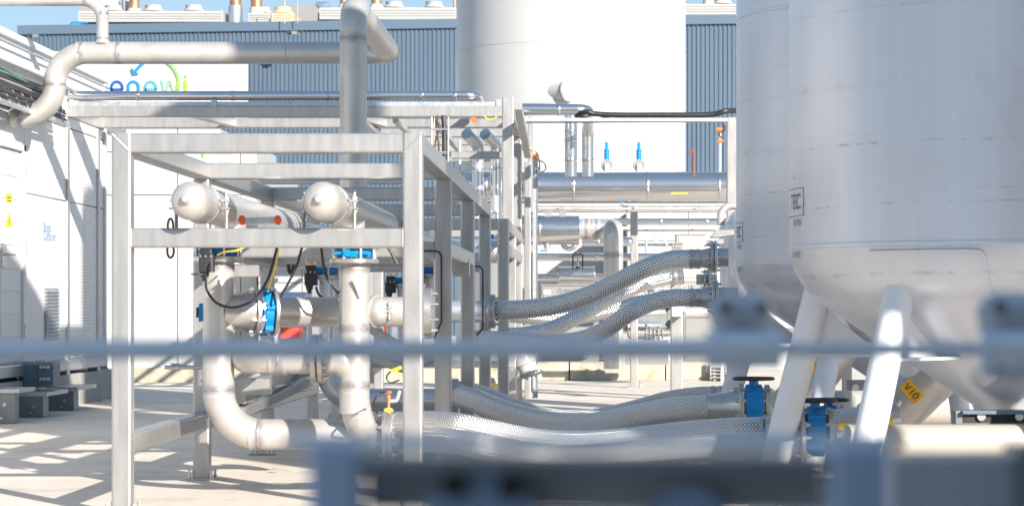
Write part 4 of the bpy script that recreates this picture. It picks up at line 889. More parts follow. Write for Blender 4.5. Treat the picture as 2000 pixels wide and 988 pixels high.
# carabiner hooks
def ring(c, rx, rz, th, mt, lab, cat='hook'):
    pts = [(c.x+rx*math.sin(a), c.y, c.z+rz*math.cos(a)) for a in [2*math.pi*k/24 for k in range(24)]]
    return tag(obj('carabiner', MB().tube(pts+[pts[0]], th, 8), mt, None, c), lab, cat)
ring(P(333,442,12.16), .014, .04, .006, M['black'], 'black carabiner hanging from the left clamp rod behind the middle rail')
ring(P(333,490,12.16), .017, .035, .006, M['black'], 'black carabiner loop hanging just below the middle rail at left')
# valves
def wafer_valve(lab, x, Y, zt_, zb_, r, axis=(0,0,1), actuator=None, grp='blue butterfly valves'):
    t = thing('butterfly_valve', lab, 'valve', (x,Y,zb_), grp)
    obj('body', MB().lathe((x,Y,zb_+.004),(0,0,1),[(0,r*1.05),(0,r*1.22),(.008,r*1.24),(zt_-zb_-.016,r*1.24),(zt_-zb_-.008,r*1.22),(zt_-zb_-.008,r*1.05)],40), M['blue'], t)
    zc = (zt_+zb_)/2
    obj('stem_boss', MB().lathe((x-.03,Y-r*1.22,zc),(0,-1,0),[(0,.024),(.02,.024),(.026,.018)],8), M['blue'], t)
    obj('rib', MB().beam((x-.10,Y-r*1.1,zc),(x+.09,Y-r*1.1,zc),.03,.016,c=.004), M['blue'], t)
    mb = MB()
    for k in range(8):
        a = 2*math.pi*(k+.5)/8; mb.lathe((x+r*1.42*math.cos(a),Y+r*1.42*math.sin(a),zb_-.03),(0,0,1),[(0,.008),(.0,.014),(.012,.014),(.012,.008),(zt_-zb_+.05,.008),(zt_-zb_+.05,.014),(zt_-zb_+.062,.014),(zt_-zb_+.062,.006)],8)
    obj('studs', mb, M['bolt'], t)['kind'] = 'stuff'
    return t
def actuator(lab, c, s=1.0):
    t = thing('actuator', lab, 'actuator', c)
    c = Vector(c)
    obj('housing', MB().beam((c.x,c.y,c.z-.05*s),(c.x,c.y,c.z+.05*s),.085*s,.075*s,up=(0,1,0),c=.012), M['black'], t)
    obj('cover', MB().beam((c.x,c.y,c.z+.052*s),(c.x,c.y,c.z+.085*s),.07*s,.07*s,up=(0,1,0),c=.012), M['black'], t)
    obj('indicator', MB().lathe((c.x,c.y-.02,c.z+.086*s),(0,0,1),[(0,.016*s),(.015*s,.016*s),(.02*s,.008*s)],12), M['yellow'], t)
    obj('gland', MB().lathe((c.x-.012*s,c.y,c.z-.05*s),(0,0,-1),[(0,.028*s),(.03*s,.022*s),(.03*s,.015*s),(.055*s,.013*s)],10), M['black'], t)
    mb = MB()
    for dx in (-.03,0,.03): mb.lathe((c.x+dx*s,c.y-.038*s,c.z+.04*s),(0,-1,0),[(0,.006*s),(.006*s,.006*s)],6)
    obj('screws', mb, M['bolt'], t)
    return t
# vertical pipe A
YA = 13.1; rA = .0868; xA2 = XX(427,YA)
va = wafer_valve('blue butterfly valve under the left header behind the black actuator', xA2, YA, ZZ(484,YA), ZZ(501,YA), rA)
pA = thing('process_pipe', 'pale steel pipe dropping from the left blue valve and sweeping right along the floor', 'pipe', (xA2,YA,.3))
obj('pipe', MB().tube(fillet([(xA2,YA,ZZ(513,YA)),(xA2,YA,ZZ(848,YA)),(XX(752,YA),YA,ZZ(848,YA))], .245, 16), rA, 44), M['pipe'], pA)
flange((xA2,YA,ZZ(506,YA)),(0,0,1),rA,rA*1.6,.03,pA,8,bolt=False); flange((xA2,YA,ZZ(480,YA)),(0,0,1),rA,rA*1.6,.024,pA,8,bolt=False)
for (x,y,ax) in ((427,520,(0,0,1)),(427,760,(0,0,1)),(506,848,(1,0,0))): weld(P(x,y,YA),ax,rA,pA)
act = actuator('black valve actuator hanging at the left blue valve, its cable looping below', P(404,514,YA-.22), .95)
obj('handle', MB().lathe(P(389,537,YA-.22),(0,0,1),[(0,.045),(.008,.045),(.008,.01)],16), M['black'], act)
obj('rear_box', MB().box(XX(388,YA),XX(398,YA)-.0,YA-.0,YA+.05,ZZ(628,YA),ZZ(592,YA)), M['blue'], pA)
obj('rear_knob', MB().box(XX(383,YA),XX(388,YA)-.001,YA+.0,YA+.04,ZZ(620,YA),ZZ(600,YA)), M['black'], pA)
# cone tee and oblique pipe
pb = thing('cone_reducer', 'steel cone fitting with flange bolted to the side of the left pipe', 'pipe fitting', P(450,605,13))
c0 = V(xA2, YA-.02, ZZ(609,YA)); dd = V(1,.42,0).normalized()
obj('cone', MB().lathe(c0, dd, [(.02,.078),(.10,.10),(.19,.118)],40,cap=False), M['flange'], pb)
flange(c0+dd*.205, dd, .085, .142, .026, pb, 8)
obj('raised_ring', MB().lathe(c0+dd*.222, dd, [(0,.08),(0,.118),(.018,.118),(.018,.08)],40), M['pipe_blue'], pb)
bv = thing('butterfly_valve', 'blue wafer valve clamped between flanges beside the cone fitting', 'valve', c0+dd*.26, 'blue butterfly valves')
obj('body', MB().lathe(c0+dd*.242, dd, [(0,.09),(0,.118),(.004,.122),(.046,.122),(.05,.118),(.05,.09)],40), M['blue'], bv)
obj('stem_boss', MB().lathe(c0+dd*.267+V(.0,-.115,0), (0,-1,0), [(0,.024),(.018,.024),(.024,.016)],8), M['blue'], bv)
for k in range(6):
    a = 2*math.pi*(k+.3)/6; ref = V(0,0,1); w2 = dd.cross(ref); p = c0+dd*.267+(ref*math.cos(a)+w2*math.sin(a))*.122
    obj('lug', MB().lathe(p-dd*.022,dd,[(0,.02),(.044,.02)],10), M['blue'], bv)
e0 = c0+dd*.31; 
mp = thing('process_pipe', 'pale horizontal steel pipe running right from the cone fitting behind the middle pipe', 'pipe', e0)
flange(e0, dd, .085, .138, .022, mp, 8, bolt=False)
e1 = c0+dd*.86; 
obj('pipe', MB().tube(fillet([e0, e1, (XX(832,e1.y),e1.y,c0.z)], .8, 10), .0845, 40), M['pipe'], mp)
flange((XX(836,e1.y),e1.y,c0.z),(1,0,0),.085,.135,.05,mp,8)
# pipe B
YBp = 12.95; rB = .0835; xB2 = XX(692,YBp)
vb = wafer_valve('blue butterfly valve under the right header just below the middle rail', xB2, YBp, ZZ(486,YBp), ZZ(504,YBp), rB)
pB = thing('process_pipe', 'pale steel pipe dropping from the right blue valve to a tee and floor bend', 'pipe', (xB2,YBp,.3))
obj('pipe', MB().tube(fillet([(xB2,YBp,ZZ(514,YBp)),(xB2,YBp,ZZ(848,13.4)),(XX(790,13.4),13.45,ZZ(848,13.4))], .25, 16), rB, 44), M['pipe'], pB)
flange((xB2,YBp,ZZ(510,YBp)),(0,0,1),rB,rB*1.62,.026,pB,bolt=False); flange((xB2,YBp,ZZ(483,YBp)),(0,0,1),rB,rB*1.62,.02,pB,bolt=False)
for (x,y,ax) in ((692,641,(0,0,1)),(692,752,(0,0,1)),(692,525,(0,0,1))): weld(P(x,y,YBp),ax,rB,pB)
# left branch of B
zb3 = ZZ(700,YBp)
br = thing('branch_pipe', 'horizontal branch pipe with a bolted flange pair joining the middle pipe from the left', 'pipe', P(540,702,YBp))
obj('pipe', MB().tube(fillet([(XX(475,13.5),14.4,zb3),(XX(475,YBp),YBp,zb3),(XX(612,YBp),YBp,zb3)], .2, 12), .083, 40), M['pipe'], br)
weld(P(545,702,YBp),(1,0,0),.083,br)
flange((XX(615,YBp),YBp,zb3),(1,0,0),.084,.135,.03,br,8); flange((XX(628,YBp),YBp,zb3),(1,0,0),.084,.135,.03,br,8)
obj('gasket', MB().lathe((XX(621,YBp),YBp,zb3),(1,0,0),[(-.004,.10),(-.004,.115),(.004,.115),(.004,.10)],32), M['black'], br)
obj('pipe', MB().tube(fillet([(XX(632,YBp),YBp,zb3),(xB2,YBp,zb3),(xB2,YBp,zb3-.3)], .12, 10), .0825, 36), M['pipe'], br)
# capped stub right of pipe B
st = thing('capped_stub', 'short pale pipe with a clamped domed end emerging behind the middle pipe', 'pipe', P(735,608,13.6))
c = P(712,608,13.3); obj('pipe', MB().lathe(c,(1,-.55,0),[(0,.082),(.10,.082),(.13,.074),(.155,.055),(.17,.02)],36), M['pipe'], st)
cc = c+V(1,-.55,0).normalized()*.075; k_ = obj('clamp_band', MB().lathe(cc,(1,-.55,0),[(-.012,.083),(-.012,.092),(.012,.092),(.012,.083)],36,cap=False), M['pipe'], st)
q = P(756,605,13.2); obj('clamp_lug', MB().box(q.x-.02,q.x+.03,q.y-.012,q.y+.012,q.z+.006,q.z+.014).box(q.x-.02,q.x+.03,q.y-.012,q.y+.012,q.z-.014,q.z-.006).lathe((q.x+.012,q.y,q.z-.05),(0,0,1),[(0,.009),(.015,.009),(.015,.006),(.075,.006),(.075,.012),(.09,.012)],8), M['bolt'], k_)
# rear pipes in shade
rp_ = thing('process_pipe', 'shaded steel pipe behind the middle pipe that bends and runs right near the floor', 'pipe', P(640,760,17))
obj('pipe', MB().tube(fillet([P(640,560,17.2),P(640,781,17.2),P(880,781,17.2)], .22, 14), .084, 36), M['pipe_blue'], rp_)
flange(P(887,781,17.2),(1,0,0),.084,.14,.05,rp_,8); flange(P(640,578,17.2),(0,0,1),.084,.13,.03,rp_,8)
hpipe('shaded steel pipe at hose height running to the upper braided hoses', 845, 946, 608, 42, 18.6, 'pipe_blue', (870,))
t = thing('flange_joint', 'dark bolted flange joint where the upper braided hoses begin', 'flange', P(958,608,19.5))
flange(P(957,608,19.5),(1,0,0),.084,.14,.03,t,8); flange(P(964,608,19.5),(1,0,0),.084,.14,.03,t,8)
# rear valves with actuators
def rear_valve(px, py, Y, lab, lab2, sc_=1):
    x = XX(px,Y); wafer_valve(lab, x, Y, ZZ(py,Y), ZZ(py,Y)-.06, .08); t = thing('process_pipe', 'shaded pipe under the '+lab, 'pipe', (x,Y,ZZ(py,Y)-.4), 'shaded vertical pipes below the rear valves')
    flange((x,Y,ZZ(py,Y)-.075),(0,0,1),.08,.135,.024,t,bolt=False); obj('pipe', MB().tube([(x,Y,ZZ(py,Y)-.09),(x,Y,ZZ(py,Y)-.55)],.08,28), M['pipe_blue'], t)
    actuator(lab2, (x-.06,Y-.22,ZZ(py,Y)-.08), 1)
rear_valve(632,521,16.2,'blue rear valve by the middle pipe','black actuator under the rear valve left of the middle pipe')
rear_valve(782,541,19.0,'blue rear valve between middle pipe and right front post','black actuator just left of the right front post')
rear_valve(838,521,18.0,'blue rear valve right of the right front post','black actuator behind the right front post')
hpipe('lower rear beam pipe shaded behind the blue valves', 535, 690, 590, 40, 20.5, 'pipe_blue')
# header for back: domed end in frame 2
Y = 23.5; c = P(962,490,Y); t = thing('header_pipe', 'small domed steel header end behind the fourth post of the near frame', 'pipe', c)
obj('dome_end', MB().lathe(c,(1,-.3,0),[(-1.4,.11),(0,.11),(.05,.10),(.085,.07),(.10,.02)],36), M['pipe_blue'], t)
obj('blue_tag', MB().box(c.x-.02,c.x+.02,c.y-.13,c.y-.11,c.z+.12,c.z+.16), M['blue'], t)
# orange-capped gauge between header pipes
Yg = 12.75; t = thing('strut_channel', 'white strut channel with round orange end caps beside the left header', 'bracket', P(508,430,Yg))
obj('channel', MB().beam(P(474,432,Yg),P(543,430,Yg),.035,c=.004), M['galv'], t); 
for x in (473,543): obj('end_cap', MB().lathe(P(x,430,Yg-.03),(.88,-.5,0),[(-.006,.015),(-.006,.026),(.004,.026),(.006,.014)],20), M['orange'], t)
Yg = 13.7; obj('lower_channel', MB().beam(P(470,440,Yg),P(560,441,Yg),.03,c=.003), M['greysteel'], t)
# loose cables
cable([P(402,540,12.85),P(404,566,12.8),P(424,592,12.75),P(458,600,12.75),P(495,585,12.75),P(523,545,12.75),P(541,484,12.8)], .0075, 'black cable looping from the left actuator in front of the cone fitting')
cable([P(590,482,12.9),P(577,525,12.9),P(548,580,12.95)], .007, 'black cable slanting down behind the middle rail between the two pipes')
cable([P(627,482,12.9),P(634,530,12.9),P(650,560,12.9),P(668,578,13.0)], .007, 'black cable curving to the middle pipe')
cable([P(617,560,16),P(622,574,16),P(632,582,16)], .008, 'short black cable under the rear actuator')
cable([P(544,483,12.95),P(538,520,12.95),P(523,570,12.95)], .005, 'thin yellow cable hanging from the middle rail', None, M['yellow'])
cable([P(481,481,12.7),P(463,489,12.6),P(440,492,12.65),P(425,498,12.75)], .005, 'thin yellow cable at the left blue valve', None, M['yellow'])
cable([P(758,482,12.5),P(768,500,12.5),P(776,516,12.5)], .009, 'thick black cable end below the rail near the right front post')
cable([P(563,516,14),P(565,530,14),P(571,532,14),P(574,516,14)], .012, 'small black cable loop hanging behind the middle rail')
cable([P(783,722,14),P(768,722,14),P(755,735,14),P(762,747,14),P(780,742,14)], .005, 'thin black wire loop left of the right front post low down')
cable([P(736,806,12.7),P(730,785,12.6),P(742,768,12.6),P(755,765,12.7)], .006, 'thin black wire arching to the orange gauge cap')
t = thing('sample_valve', 'small brass sample valve with orange cap and yellow tag above the lower hose flange', 'valve', P(759,800,12.9)); Yq = 12.9
obj('stem', MB().lathe(P(759,806,Yq),(0,0,1),[(0,.014),(.03,.014),(.03,.009),(.08,.009),(.08,.014),(.10,.014)],12), M['copper'], t)
obj('cap', MB().box(XX(751,Yq),XX(765,Yq),Yq-.012,Yq+.012,ZZ(768,Yq),ZZ(763,Yq)), M['orange'], t)
obj('tag_disc', MB().box(XX(752,Yq),XX(766,Yq),Yq-.014,Yq+.014,ZZ(803,Yq),ZZ(797,Yq)), M['yellow'], t)
obj('side_tube', MB().tube(fillet([P(761,783,Yq),P(775,782,Yq),P(781,762,Yq)],.02),.011,10), M['pipe'], t)
t = thing('tap', 'small stainless tap with hose fitting left of the left pipe', 'tap', P(350,716,14)); Yq = 14
obj('body', MB().lathe(P(322,717,Yq),(1,0,0),[(0,.012),(.04,.012),(.04,.02),(.09,.02),(.09,.013),(.22,.012)],14), M['flange'], t); obj('lever', MB().box(XX(332,Yq),XX(362,Yq),Yq-.01,Yq+.01,ZZ(711,Yq),ZZ(709,Yq)), M['flange'], t)
# yellow tag low, red boxes far
tag(obj('marker_tag', MB().beam(P(764,725,13.6),P(784,717,13.6),.012,.02), M['yellow'], None, P(774,720,13.6)), 'yellow marker tag behind the right front post low down', 'tag')
for (xa, xb, ya, yb_, lab, m2) in ((548,584,640,662,'faded red equipment box seen under the horizontal pipe','red'),(738,750,636,656,'small orange red box seen right of the middle pipe','orange'),(770,783,634,657,'red box at the edge of the right front post','red')):
    block('crate', lab, 'box', xa, xb, ya, yb_, 30, .4, m2, 'red boxes in the background')
# ground anchors
for (x, y, lab) in ((512,888,'small steel floor bracket with bolts on the concrete under the sweeping pipe'),(680,815,'small dark floor bracket behind the middle pipe')):
    Y = F*H/(y-VY); t = thing('floor_bracket', lab, 'bracket', (XX(x,Y),Y,0), 'floor brackets on the concrete'); c = V(XX(x,Y),Y,0); s = 1 if x < 600 else .5
    obj('plate', MB().box(c.x-.09*s,c.x+.09*s,c.y-.05,c.y+.05,.0,.010), M['greysteel'], t)
    mb = MB()
    for dx in (-.07,-.04,.05,.075): mb.lathe((c.x+dx*s,c.y-.03,.01),(0,0,1),[(0,.009),(.012,.009),(.012,.005),(.04,.005)],6)
    obj('anchor_bolts', mb, M['bolt'], t)['kind'] = 'stuff'; obj('cross_bar', MB().box(c.x-.06*s,c.x+.05*s,c.y-.01,c.y+.01,.022,.032), M['flange'], t)

# ================================================================ BRAIDED HOSES
def hose(lab, pts, r, grp='braided steel hoses', f0=True, f1_=True):
    q = spline([P(*p) for p in pts], 12); t = thing('braided_hose', lab, 'hose', q[0], grp)
    obj('braid', MB().tube(q, r, 40), M['braid_near' if q[0].y < 18 and q[0].z < .9 else 'braid'], t)
    for (p, d, on) in ((q[0], q[1]-q[0], f0),(q[-1], q[-1]-q[-2], f1_)):
        if on: collar(p, d, r, .09, t, 'ferrule', M['flange'], .003)
    return t
h1 = hose('upper thick braided hose rising right to the flange beside the shaded tank', [(965,606,19.5),(1040,602,19.4),(1100,592,19.3),(1160,573,19.2),(1210,549,19.1),(1260,524,19),(1310,508,19),(1357,506,19)], .077)
hose('thinner braided hose crossing under the top one up to the galvanised bracket', [(985,656,20.6),(1030,652,20.6),(1080,641,20.7),(1130,617,20.8),(1190,583,21),(1250,556,21.2),(1300,543,21.5),(1325,540,21.5)], .070)
hose('rearmost braided hose running almost level behind the crossing', [(965,610,22.5),(1040,618,22.5),(1110,620,22.5),(1180,608,22.5),(1230,596,22.5),(1290,585,22.5)], .077)
hose('lower braided hose sagging behind the rail then rising to the blurred clamp', [(930,662,19),(1000,664,18.8),(1070,670,18.6),(1130,664,18.4),(1180,645,18.2),(1225,614,18),(1270,592,18),(1310,582,18),(1358,581,18)], .068)
hose('dark braided hose dipping across the lower middle to the big blue valve', [(893,772,16.6),(930,783,16.4),(980,803,16.2),(1040,820,16),(1100,829,15.8),(1170,828,15.6),(1240,814,15.4),(1310,801,15.2),(1370,797,15.1),(1410,797,15)], .082)
hose('second dark braided hose seen just above the dipping one', [(893,760,17.6),(940,768,17.5),(1000,792,17.4),(1070,812,17.3),(1150,815,17.2),(1230,800,17),(1300,781,16.9),(1360,772,16.8),(1400,771,16.8)], .062)
hose('bright braided hose in front, running low behind the blurred rail', [(772,832,13.1),(830,828,12.9),(890,832,12.7),(960,846,12.6),(1040,862,12.5),(1130,868,12.4),(1230,862,12.3),(1340,850,12.2),(1440,843,12.1),(1500,842,12.1)], .074)
hose('lowest bright braided hose just above the blurred foreground bar', [(772,862,13.3),(830,858,12.9),(900,863,12.4),(980,880,12.2),(1080,895,12),(1180,893,12),(1290,880,11.9),(1400,872,11.8),(1502,869,11.8)], .067)
t = thing('flange_joint', 'bolted flange joint between the floor pipe and the bright braided hoses', 'flange', P(765,848,YA))
flange(P(754,848,YA),(1,0,0),rA,.142,.028,t,8); flange(P(764,848,YA),(1,0,0),rA,.142,.028,t,8); obj('neck', MB().lathe(P(766,848,YA),(1,0,0),[(0,.088),(.05,.085)],32), M['flange'], t)
t = thing('flange_joint', 'dark bolted flange joint at the start of the dipping hoses', 'flange', P(889,780,17))
flange(P(886,780,16.8),(1,0,0),.084,.15,.03,t,8); flange(P(892,780,16.8),(1,0,0),.084,.15,.03,t,8)
# right end of upper hoses
t = thing('hose_end', 'welded steel hose end with bolted flanges entering the tall shaded vessel', 'pipe fitting', P(1395,505,19))
Y = 19; obj('neck', MB().tube([P(1357,506,Y),P(1372,505,Y),P(1386,504,Y)],[.072,.074,.080],32), M['pipe'], t)
obj('neck_body', MB().lathe(P(1372,505,Y),(1,0,0),[(0,.074),(.05,.086),(.07,.084)],32,cap=False), M['pipe'], t)
flange(P(1390,503,Y),(1,0,0),.08,.135,.022,t,8); flange(P(1397,503,Y),(1,0,0),.08,.135,.022,t,8,mt=M['pipe_blue']); obj('stub', MB().tube([P(1398,504,Y),P(1422,504,Y)],.08,28), M['flange'], t)
t = thing('flange_joint', 'lower dark flange joint below the top hose end', 'flange', P(1385,545,19.6))
flange(P(1377,546,19.6),(1,0,0),.05,.085,.02,t,8); flange(P(1384,546,19.6),(1,0,0),.05,.085,.02,t,8); obj('stub', MB().tube([P(1360,546,19.6),P(1400,546,19.6)],.045,20), M['pipe'], t)
# white support arms beside the vessel
t = thing('arm_bracket', 'pale angled steel arms above the top hose flange', 'bracket', P(1410,455,20))
obj('upper_arm', MB().poly([P(1388,463,20),P(1400,449,20),P(1434,449,20),P(1434,458,20),P(1404,463,20)],(0,.3,0)), M['frame'], t)
obj('lower_arm', MB().poly([P(1376,481,20),P(1386,470,20),P(1414,466,20),P(1414,475,20)],(0,.3,0)), M['frame'], t)
# small vessel behind tank 2
Y = 21; c = V(XX(1418,Y)+.42, Y+.1, 0); t = thing('small_vessel', 'grey domed vessel partly hidden left behind the shaded tank', 'vessel', c)
obj('shell', MB().lathe((c.x,c.y,.75),(0,0,1),[(0,.12),(.12,.38),(.2,.42),(ZZ(440,Y)-.75,.42)]+[(ZZ(440,Y)-.75+.22*math.sin(R(a)),.42*math.cos(R(a))) for a in range(10,90,10)],64), M['tank'], t)
obj('leg', MB().lathe((c.x-.3,c.y-.2,0),(0,0,1),[(0,.04),(.95,.04)],16), M['tank'], t); obj('leg', MB().lathe((c.x+.3,c.y-.2,0),(0,0,1),[(0,.04),(.95,.04)],16), M['tank'], t)
obj('top_pipe', MB().tube(fillet([P(1408,440,21.2),P(1408,415,21.2),P(1421,402,21.2),P(1440,402,21.2)],.08),.035,14), M['pipe'], t)
Y = 23; c = V(XX(1404,Y)+.3, Y, 0); t = thing('small_vessel', 'lower rounded vessel top left of the grey domed vessel', 'vessel', c)
obj('shell', MB().lathe((c.x,c.y,.6),(0,0,1),[(0,.1),(.12,.28),(ZZ(450,Y)-.6,.3)]+[(ZZ(450,Y)-.6+.16*math.sin(R(a)),.3*math.cos(R(a))) for a in range(10,90,10)],48), M['tank'], t)

# ================================================================ GREY TANKS
def coned_tank(lab, cx, cyy, R_, az0, legaz, zs_):
    t = thing('coned_tank', lab, 'tank', (cx,cyy,0)); HT = 6.55 if cyy < 14 else 7.3
    prof = [(.52,.16),(.575,.18),(1.075,.925),(1.12,.975),(1.17,1.012),(1.235,1.048),(1.30,1.064),(zs_-.004,1.07)]
    obj('cone', MB().lathe((cx,cyy,0),(0,0,1),prof,96,cap=False), M['tank'], t, ang=60)
    obj('shell', MB().lathe((cx,cyy,0),(0,0,1),[(zs_+.004,1.07),(3.0,1.07),(HT,1.07)],96,cap=False), M['tank'], t)
    obj('seam', MB().lathe((cx,cyy,0),(0,0,1),[(zs_-.012,1.069),(zs_-.008,1.075),(zs_+.008,1.075),(zs_+.012,1.069)],96,cap=False), M['tank'], t)
    obj('seam', MB().lathe((cx,cyy,0),(0,0,1),[(2.985,1.069),(2.989,1.0735),(3.005,1.0735),(3.009,1.069)],96,cap=False), M['tank'], t)
    obj('roof', MB().lathe((cx,cyy,HT),(0,0,1),[(0,1.07)]+[(.35*math.sin(R(a)),1.07*math.cos(R(a))) for a in range(10,90,10)],64), M['tank'], t)
    for a in legaz:
        d = V(-math.sin(R(a)),-math.cos(R(a)),0); top = V(cx,cyy,1.14)+d*.93; bot = V(cx,cyy,.012)+d*(1.22 if a in (102,90) else 1.34)
        obj('leg', MB().tube([top, bot],.071,28), M['leg'], t)
        obj('foot_plate', MB().box(bot.x-.12,bot.x+.12,bot.y-.12,bot.y+.12,0,.014), M['flange'], t)
        # pad and gusset between leg and cone
        s = d.cross(V(0,0,1)); 
        obj('gusset', MB().poly([V(cx,cyy,0)+d*.95+V(0,0,1.08), V(cx,cyy,0)+d*1.05+V(0,0,.82), V(cx,cyy,0)+d*.62+V(0,0,.82)], s*.014), M['leg'], t)
        obj('tie_plate', MB().poly([V(cx,cyy,.805)+d*1.06+s*.07, V(cx,cyy,.805)+d*.5+s*.07, V(cx,cyy,.805)+d*.5-s*.07, V(cx,cyy,.805)+d*1.06-s*.07],(0,0,.014)), M['leg'], t)
    obj('outlet', MB().lathe((cx,cyy,0),(0,0,1),[(.34,.13),(.56,.165)],40), M['tank'], t)
    return t
ZSM = 1.338
t1 = coned_tank('huge grey cone-bottomed tank filling the right side of the picture', 2.05, 11.5, 1.07, 0, (42,102,162,222,282,342), ZSM)
t2 = coned_tank('narrow visible strip of a shaded blue grey tank just left of the huge one', 2.07, 16.0, 1.07, 0, (30,90,150,210,270,330), ZSM)
# reinforcement pad outline on tank 1 (rounded weld line)
def onT(az, z, rr=1.07, e=.004, c=(2.05,11.5)):
    d = rr
    if z < 1.30: d = 1.048+(z-1.235)/(.065)*.016 if z > 1.235 else (1.012+(z-1.17)/.065*.036 if z > 1.17 else (.975+(z-1.12)/.05*.037 if z > 1.12 else .925+(z-1.075)/.045*.05))
    return V(c[0]-(d+e)*math.sin(R(az)), c[1]-(d+e)*math.cos(R(az)), z)
pts = [onT(a,1.305) for a in range(46,18,-2)] + [onT(17,1.30),onT(16.2,1.285),onT(15.8,1.26),onT(15.4,1.2),onT(14.8,1.13),onT(14,1.09)]
obj('weld_bead', MB().tube(pts,.006,8), M['tank'], t1)
pts = [onT(a,1.305,c=(2.07,16)) for a in range(60,30,-3)] + [onT(30,1.28,c=(2.07,16)),onT(29,1.2,c=(2.07,16))]
obj('weld_bead', MB().tube(pts,.006,8), M['tank'], t2)
# printed marks on tanks
def tank_mark(tk_, cx, cyy, px_right, Yr):
    # box with letters at the left limb
    a_r = None
    for a in [x/10 for x in range(200,900)]:
        p = V(cx-1.07*math.sin(R(a)), cyy-1.07*math.cos(R(a)), 0)
        if VX+p.x/p.y*F <= px_right: a_r = a; break
    a_r = R(a_r); rr = 1.072
    def q(da, z): return V(cx-rr*math.sin(a_r+da), cyy-rr*math.cos(a_r+da), z)
    z0_, z1_ = ZZ(414,10.8)+.0, ZZ(358,10.8)
    z0_, z1_ = 1.488, 1.62
    mb = MB()
    def line(a1, za1, a2, za2, w_=.0045):
        n = 8; ps = [q(a1+(a2-a1)*k/n, za1+(za2-za1)*k/n) for k in range(n+1)]; mb.tube(ps, w_*.35, 4)
    line(0,z0_,0,z1_); line(0,z0_,.5,z0_); line(0,z1_,.5,z1_); obj('logo_box', mb, M['ink'], tk_)
    for (s, size, z) in (('TEC', .105, z0_+.033),('......', .05, z1_+.05),('RVTN', .05, z0_-.05),('SERVICE', .04, z0_-.20)):
        wrap = (cx, cyy, 1.072, -a_r-{'TEC':.215,'......':.17,'RVTN':.15,'SERVICE':.17}[s], 1)
        text(s, size, (0,0,z), (1,0,0), (0,0,1), M['ink'], tk_, thick=.002, wrap=wrap)
tank_mark(t1, 2.05, 11.5, 1570, 10.8); tank_mark(t2, 2.07, 16.0, 1451, 15.5)

# valves and slanted outlets right of the hoses
def valve_station(lab, px, py, Y, s=1.0, side=1):
    t = thing('hand_valve', lab, 'valve', P(px,py,Y), 'blue handwheel valves at the tank feet'); c = P(px,py,Y); rr = .085*s
    obj('cone', MB().lathe(c-V(.30*s,0,0),(1,0,0),[(0,rr*.95),(.05*s,rr),(.15*s,rr*1.25),(.2*s,rr*1.42)],40,cap=False), M['flange'], t)
    flange(c-V(.085*s,0,0),(1,0,0),rr,rr*1.75,.03*s,t,8); flange(c+V(.085*s,0,0),(1,0,0),rr,rr*1.7,.03*s,t,8)
    obj('body', MB().lathe(c-V(.055*s,0,0),(1,0,0),[(0,rr),(0,rr*1.6),(.006,rr*1.63),(.104*s,rr*1.63),(.11*s,rr*1.6),(.11*s,rr)],36), M['blue'], t)
    for k in range(8):
        a = 2*math.pi*k/8; obj('lug', MB().lathe(c+V(-.05*s,math.sin(a)*rr*1.42,math.cos(a)*rr*1.42),(1,0,0),[(0,.026*s),(.1*s,.026*s)],12), M['blue'], t)
    obj('stem', MB().lathe(c+V(0,0,rr*1.5),(0,0,1),[(0,.03*s),(.05*s,.03*s),(.05*s,.014*s),(.065*s,.014*s)],14), M['blue'], t)
    wr = .125*s; zc = c.z+rr*1.5+.055*s
    w_ = obj('handwheel', MB().tube([(c.x+wr*math.cos(a),c.y+wr*math.sin(a),zc) for a in [2*math.pi*k/32 for k in range(33)]],.011*s,10), M['black'], t)
    for k in range(3): a = 2*math.pi*k/3+.4; obj('spoke', MB().tube([(c.x,c.y,zc-.01),(c.x+wr*math.cos(a),c.y+wr*math.sin(a),zc)],.009*s,8), M['black'], w_)
    obj('hub', MB().lathe((c.x,c.y,zc-.03),(0,0,1),[(0,.025*s),(.03,.028*s),(.04,.015*s)],14), M['black'], w_)
    obj('plug', MB().lathe(c+V(0,-rr*1.44,0),(0,-1,0),[(0,.022),(.012,.022),(.012,.012),(.006,.010)],12), M['bluebox'], t)
    return t
valve_station('nearest blue wafer valve with black handwheel left of the front tank leg', 1472, 795, 15, 1.0)
valve_station('blue valve with black handwheel directly between the two front tank legs', 1592, 842, 12.0, .86)
valve_station('blue valve with black handwheel hidden partly by the one in front of it', 1618, 836, 12.7, .84)
# slanted outlets with labels
def outlet(lab, mark, top, bot, wpx, Y, lc, lang, size):
    t = thing('outlet_pipe', lab, 'pipe', P(*bot,Y), 'slanted outlet pipes with orange labels'); r = wpx/2/F*Y
    a, b = P(*top,Y), P(*bot,Y); obj('pipe', MB().tube([a,b], r, 36), M['pipe'], t)
    d = (b-a).normalized(); obj('end_ring', MB().lathe(a+d*.02,d,[(0,r),(0,r*1.06),(.05,r*1.06),(.05,r)],36), M['flange'], t)
    c = P(*lc, Y); c.y -= r*.995; rt = V(math.cos(R(lang)),0,-math.sin(R(lang))); up = V(math.sin(R(lang)),0,math.cos(R(lang)))
    w_, h_ = size*(1.0 + .45*(len(mark)-1)), size*1.15
    pl = [c-rt*w_/2-up*h_/2, c+rt*w_/2-up*h_/2, c+rt*w_/2+up*h_/2, c-rt*w_/2+up*h_/2]
    l = obj('label_plate', MB().poly(pl,(0,-.006,0)), M['label'], t)
    text(mark, size*.95, c-rt*(w_*.42)-up*(size*.33)-V(0,.007,0), rt, up, M['dark'], l, thick=.001)
    obj('bolt_head', MB().lathe(c-up*size*1.6-rt*size*.2,(0,-1,0),[(-.02,.028),(.012,.028),(.016,.018)],20), M['bolt'], t)
    return t
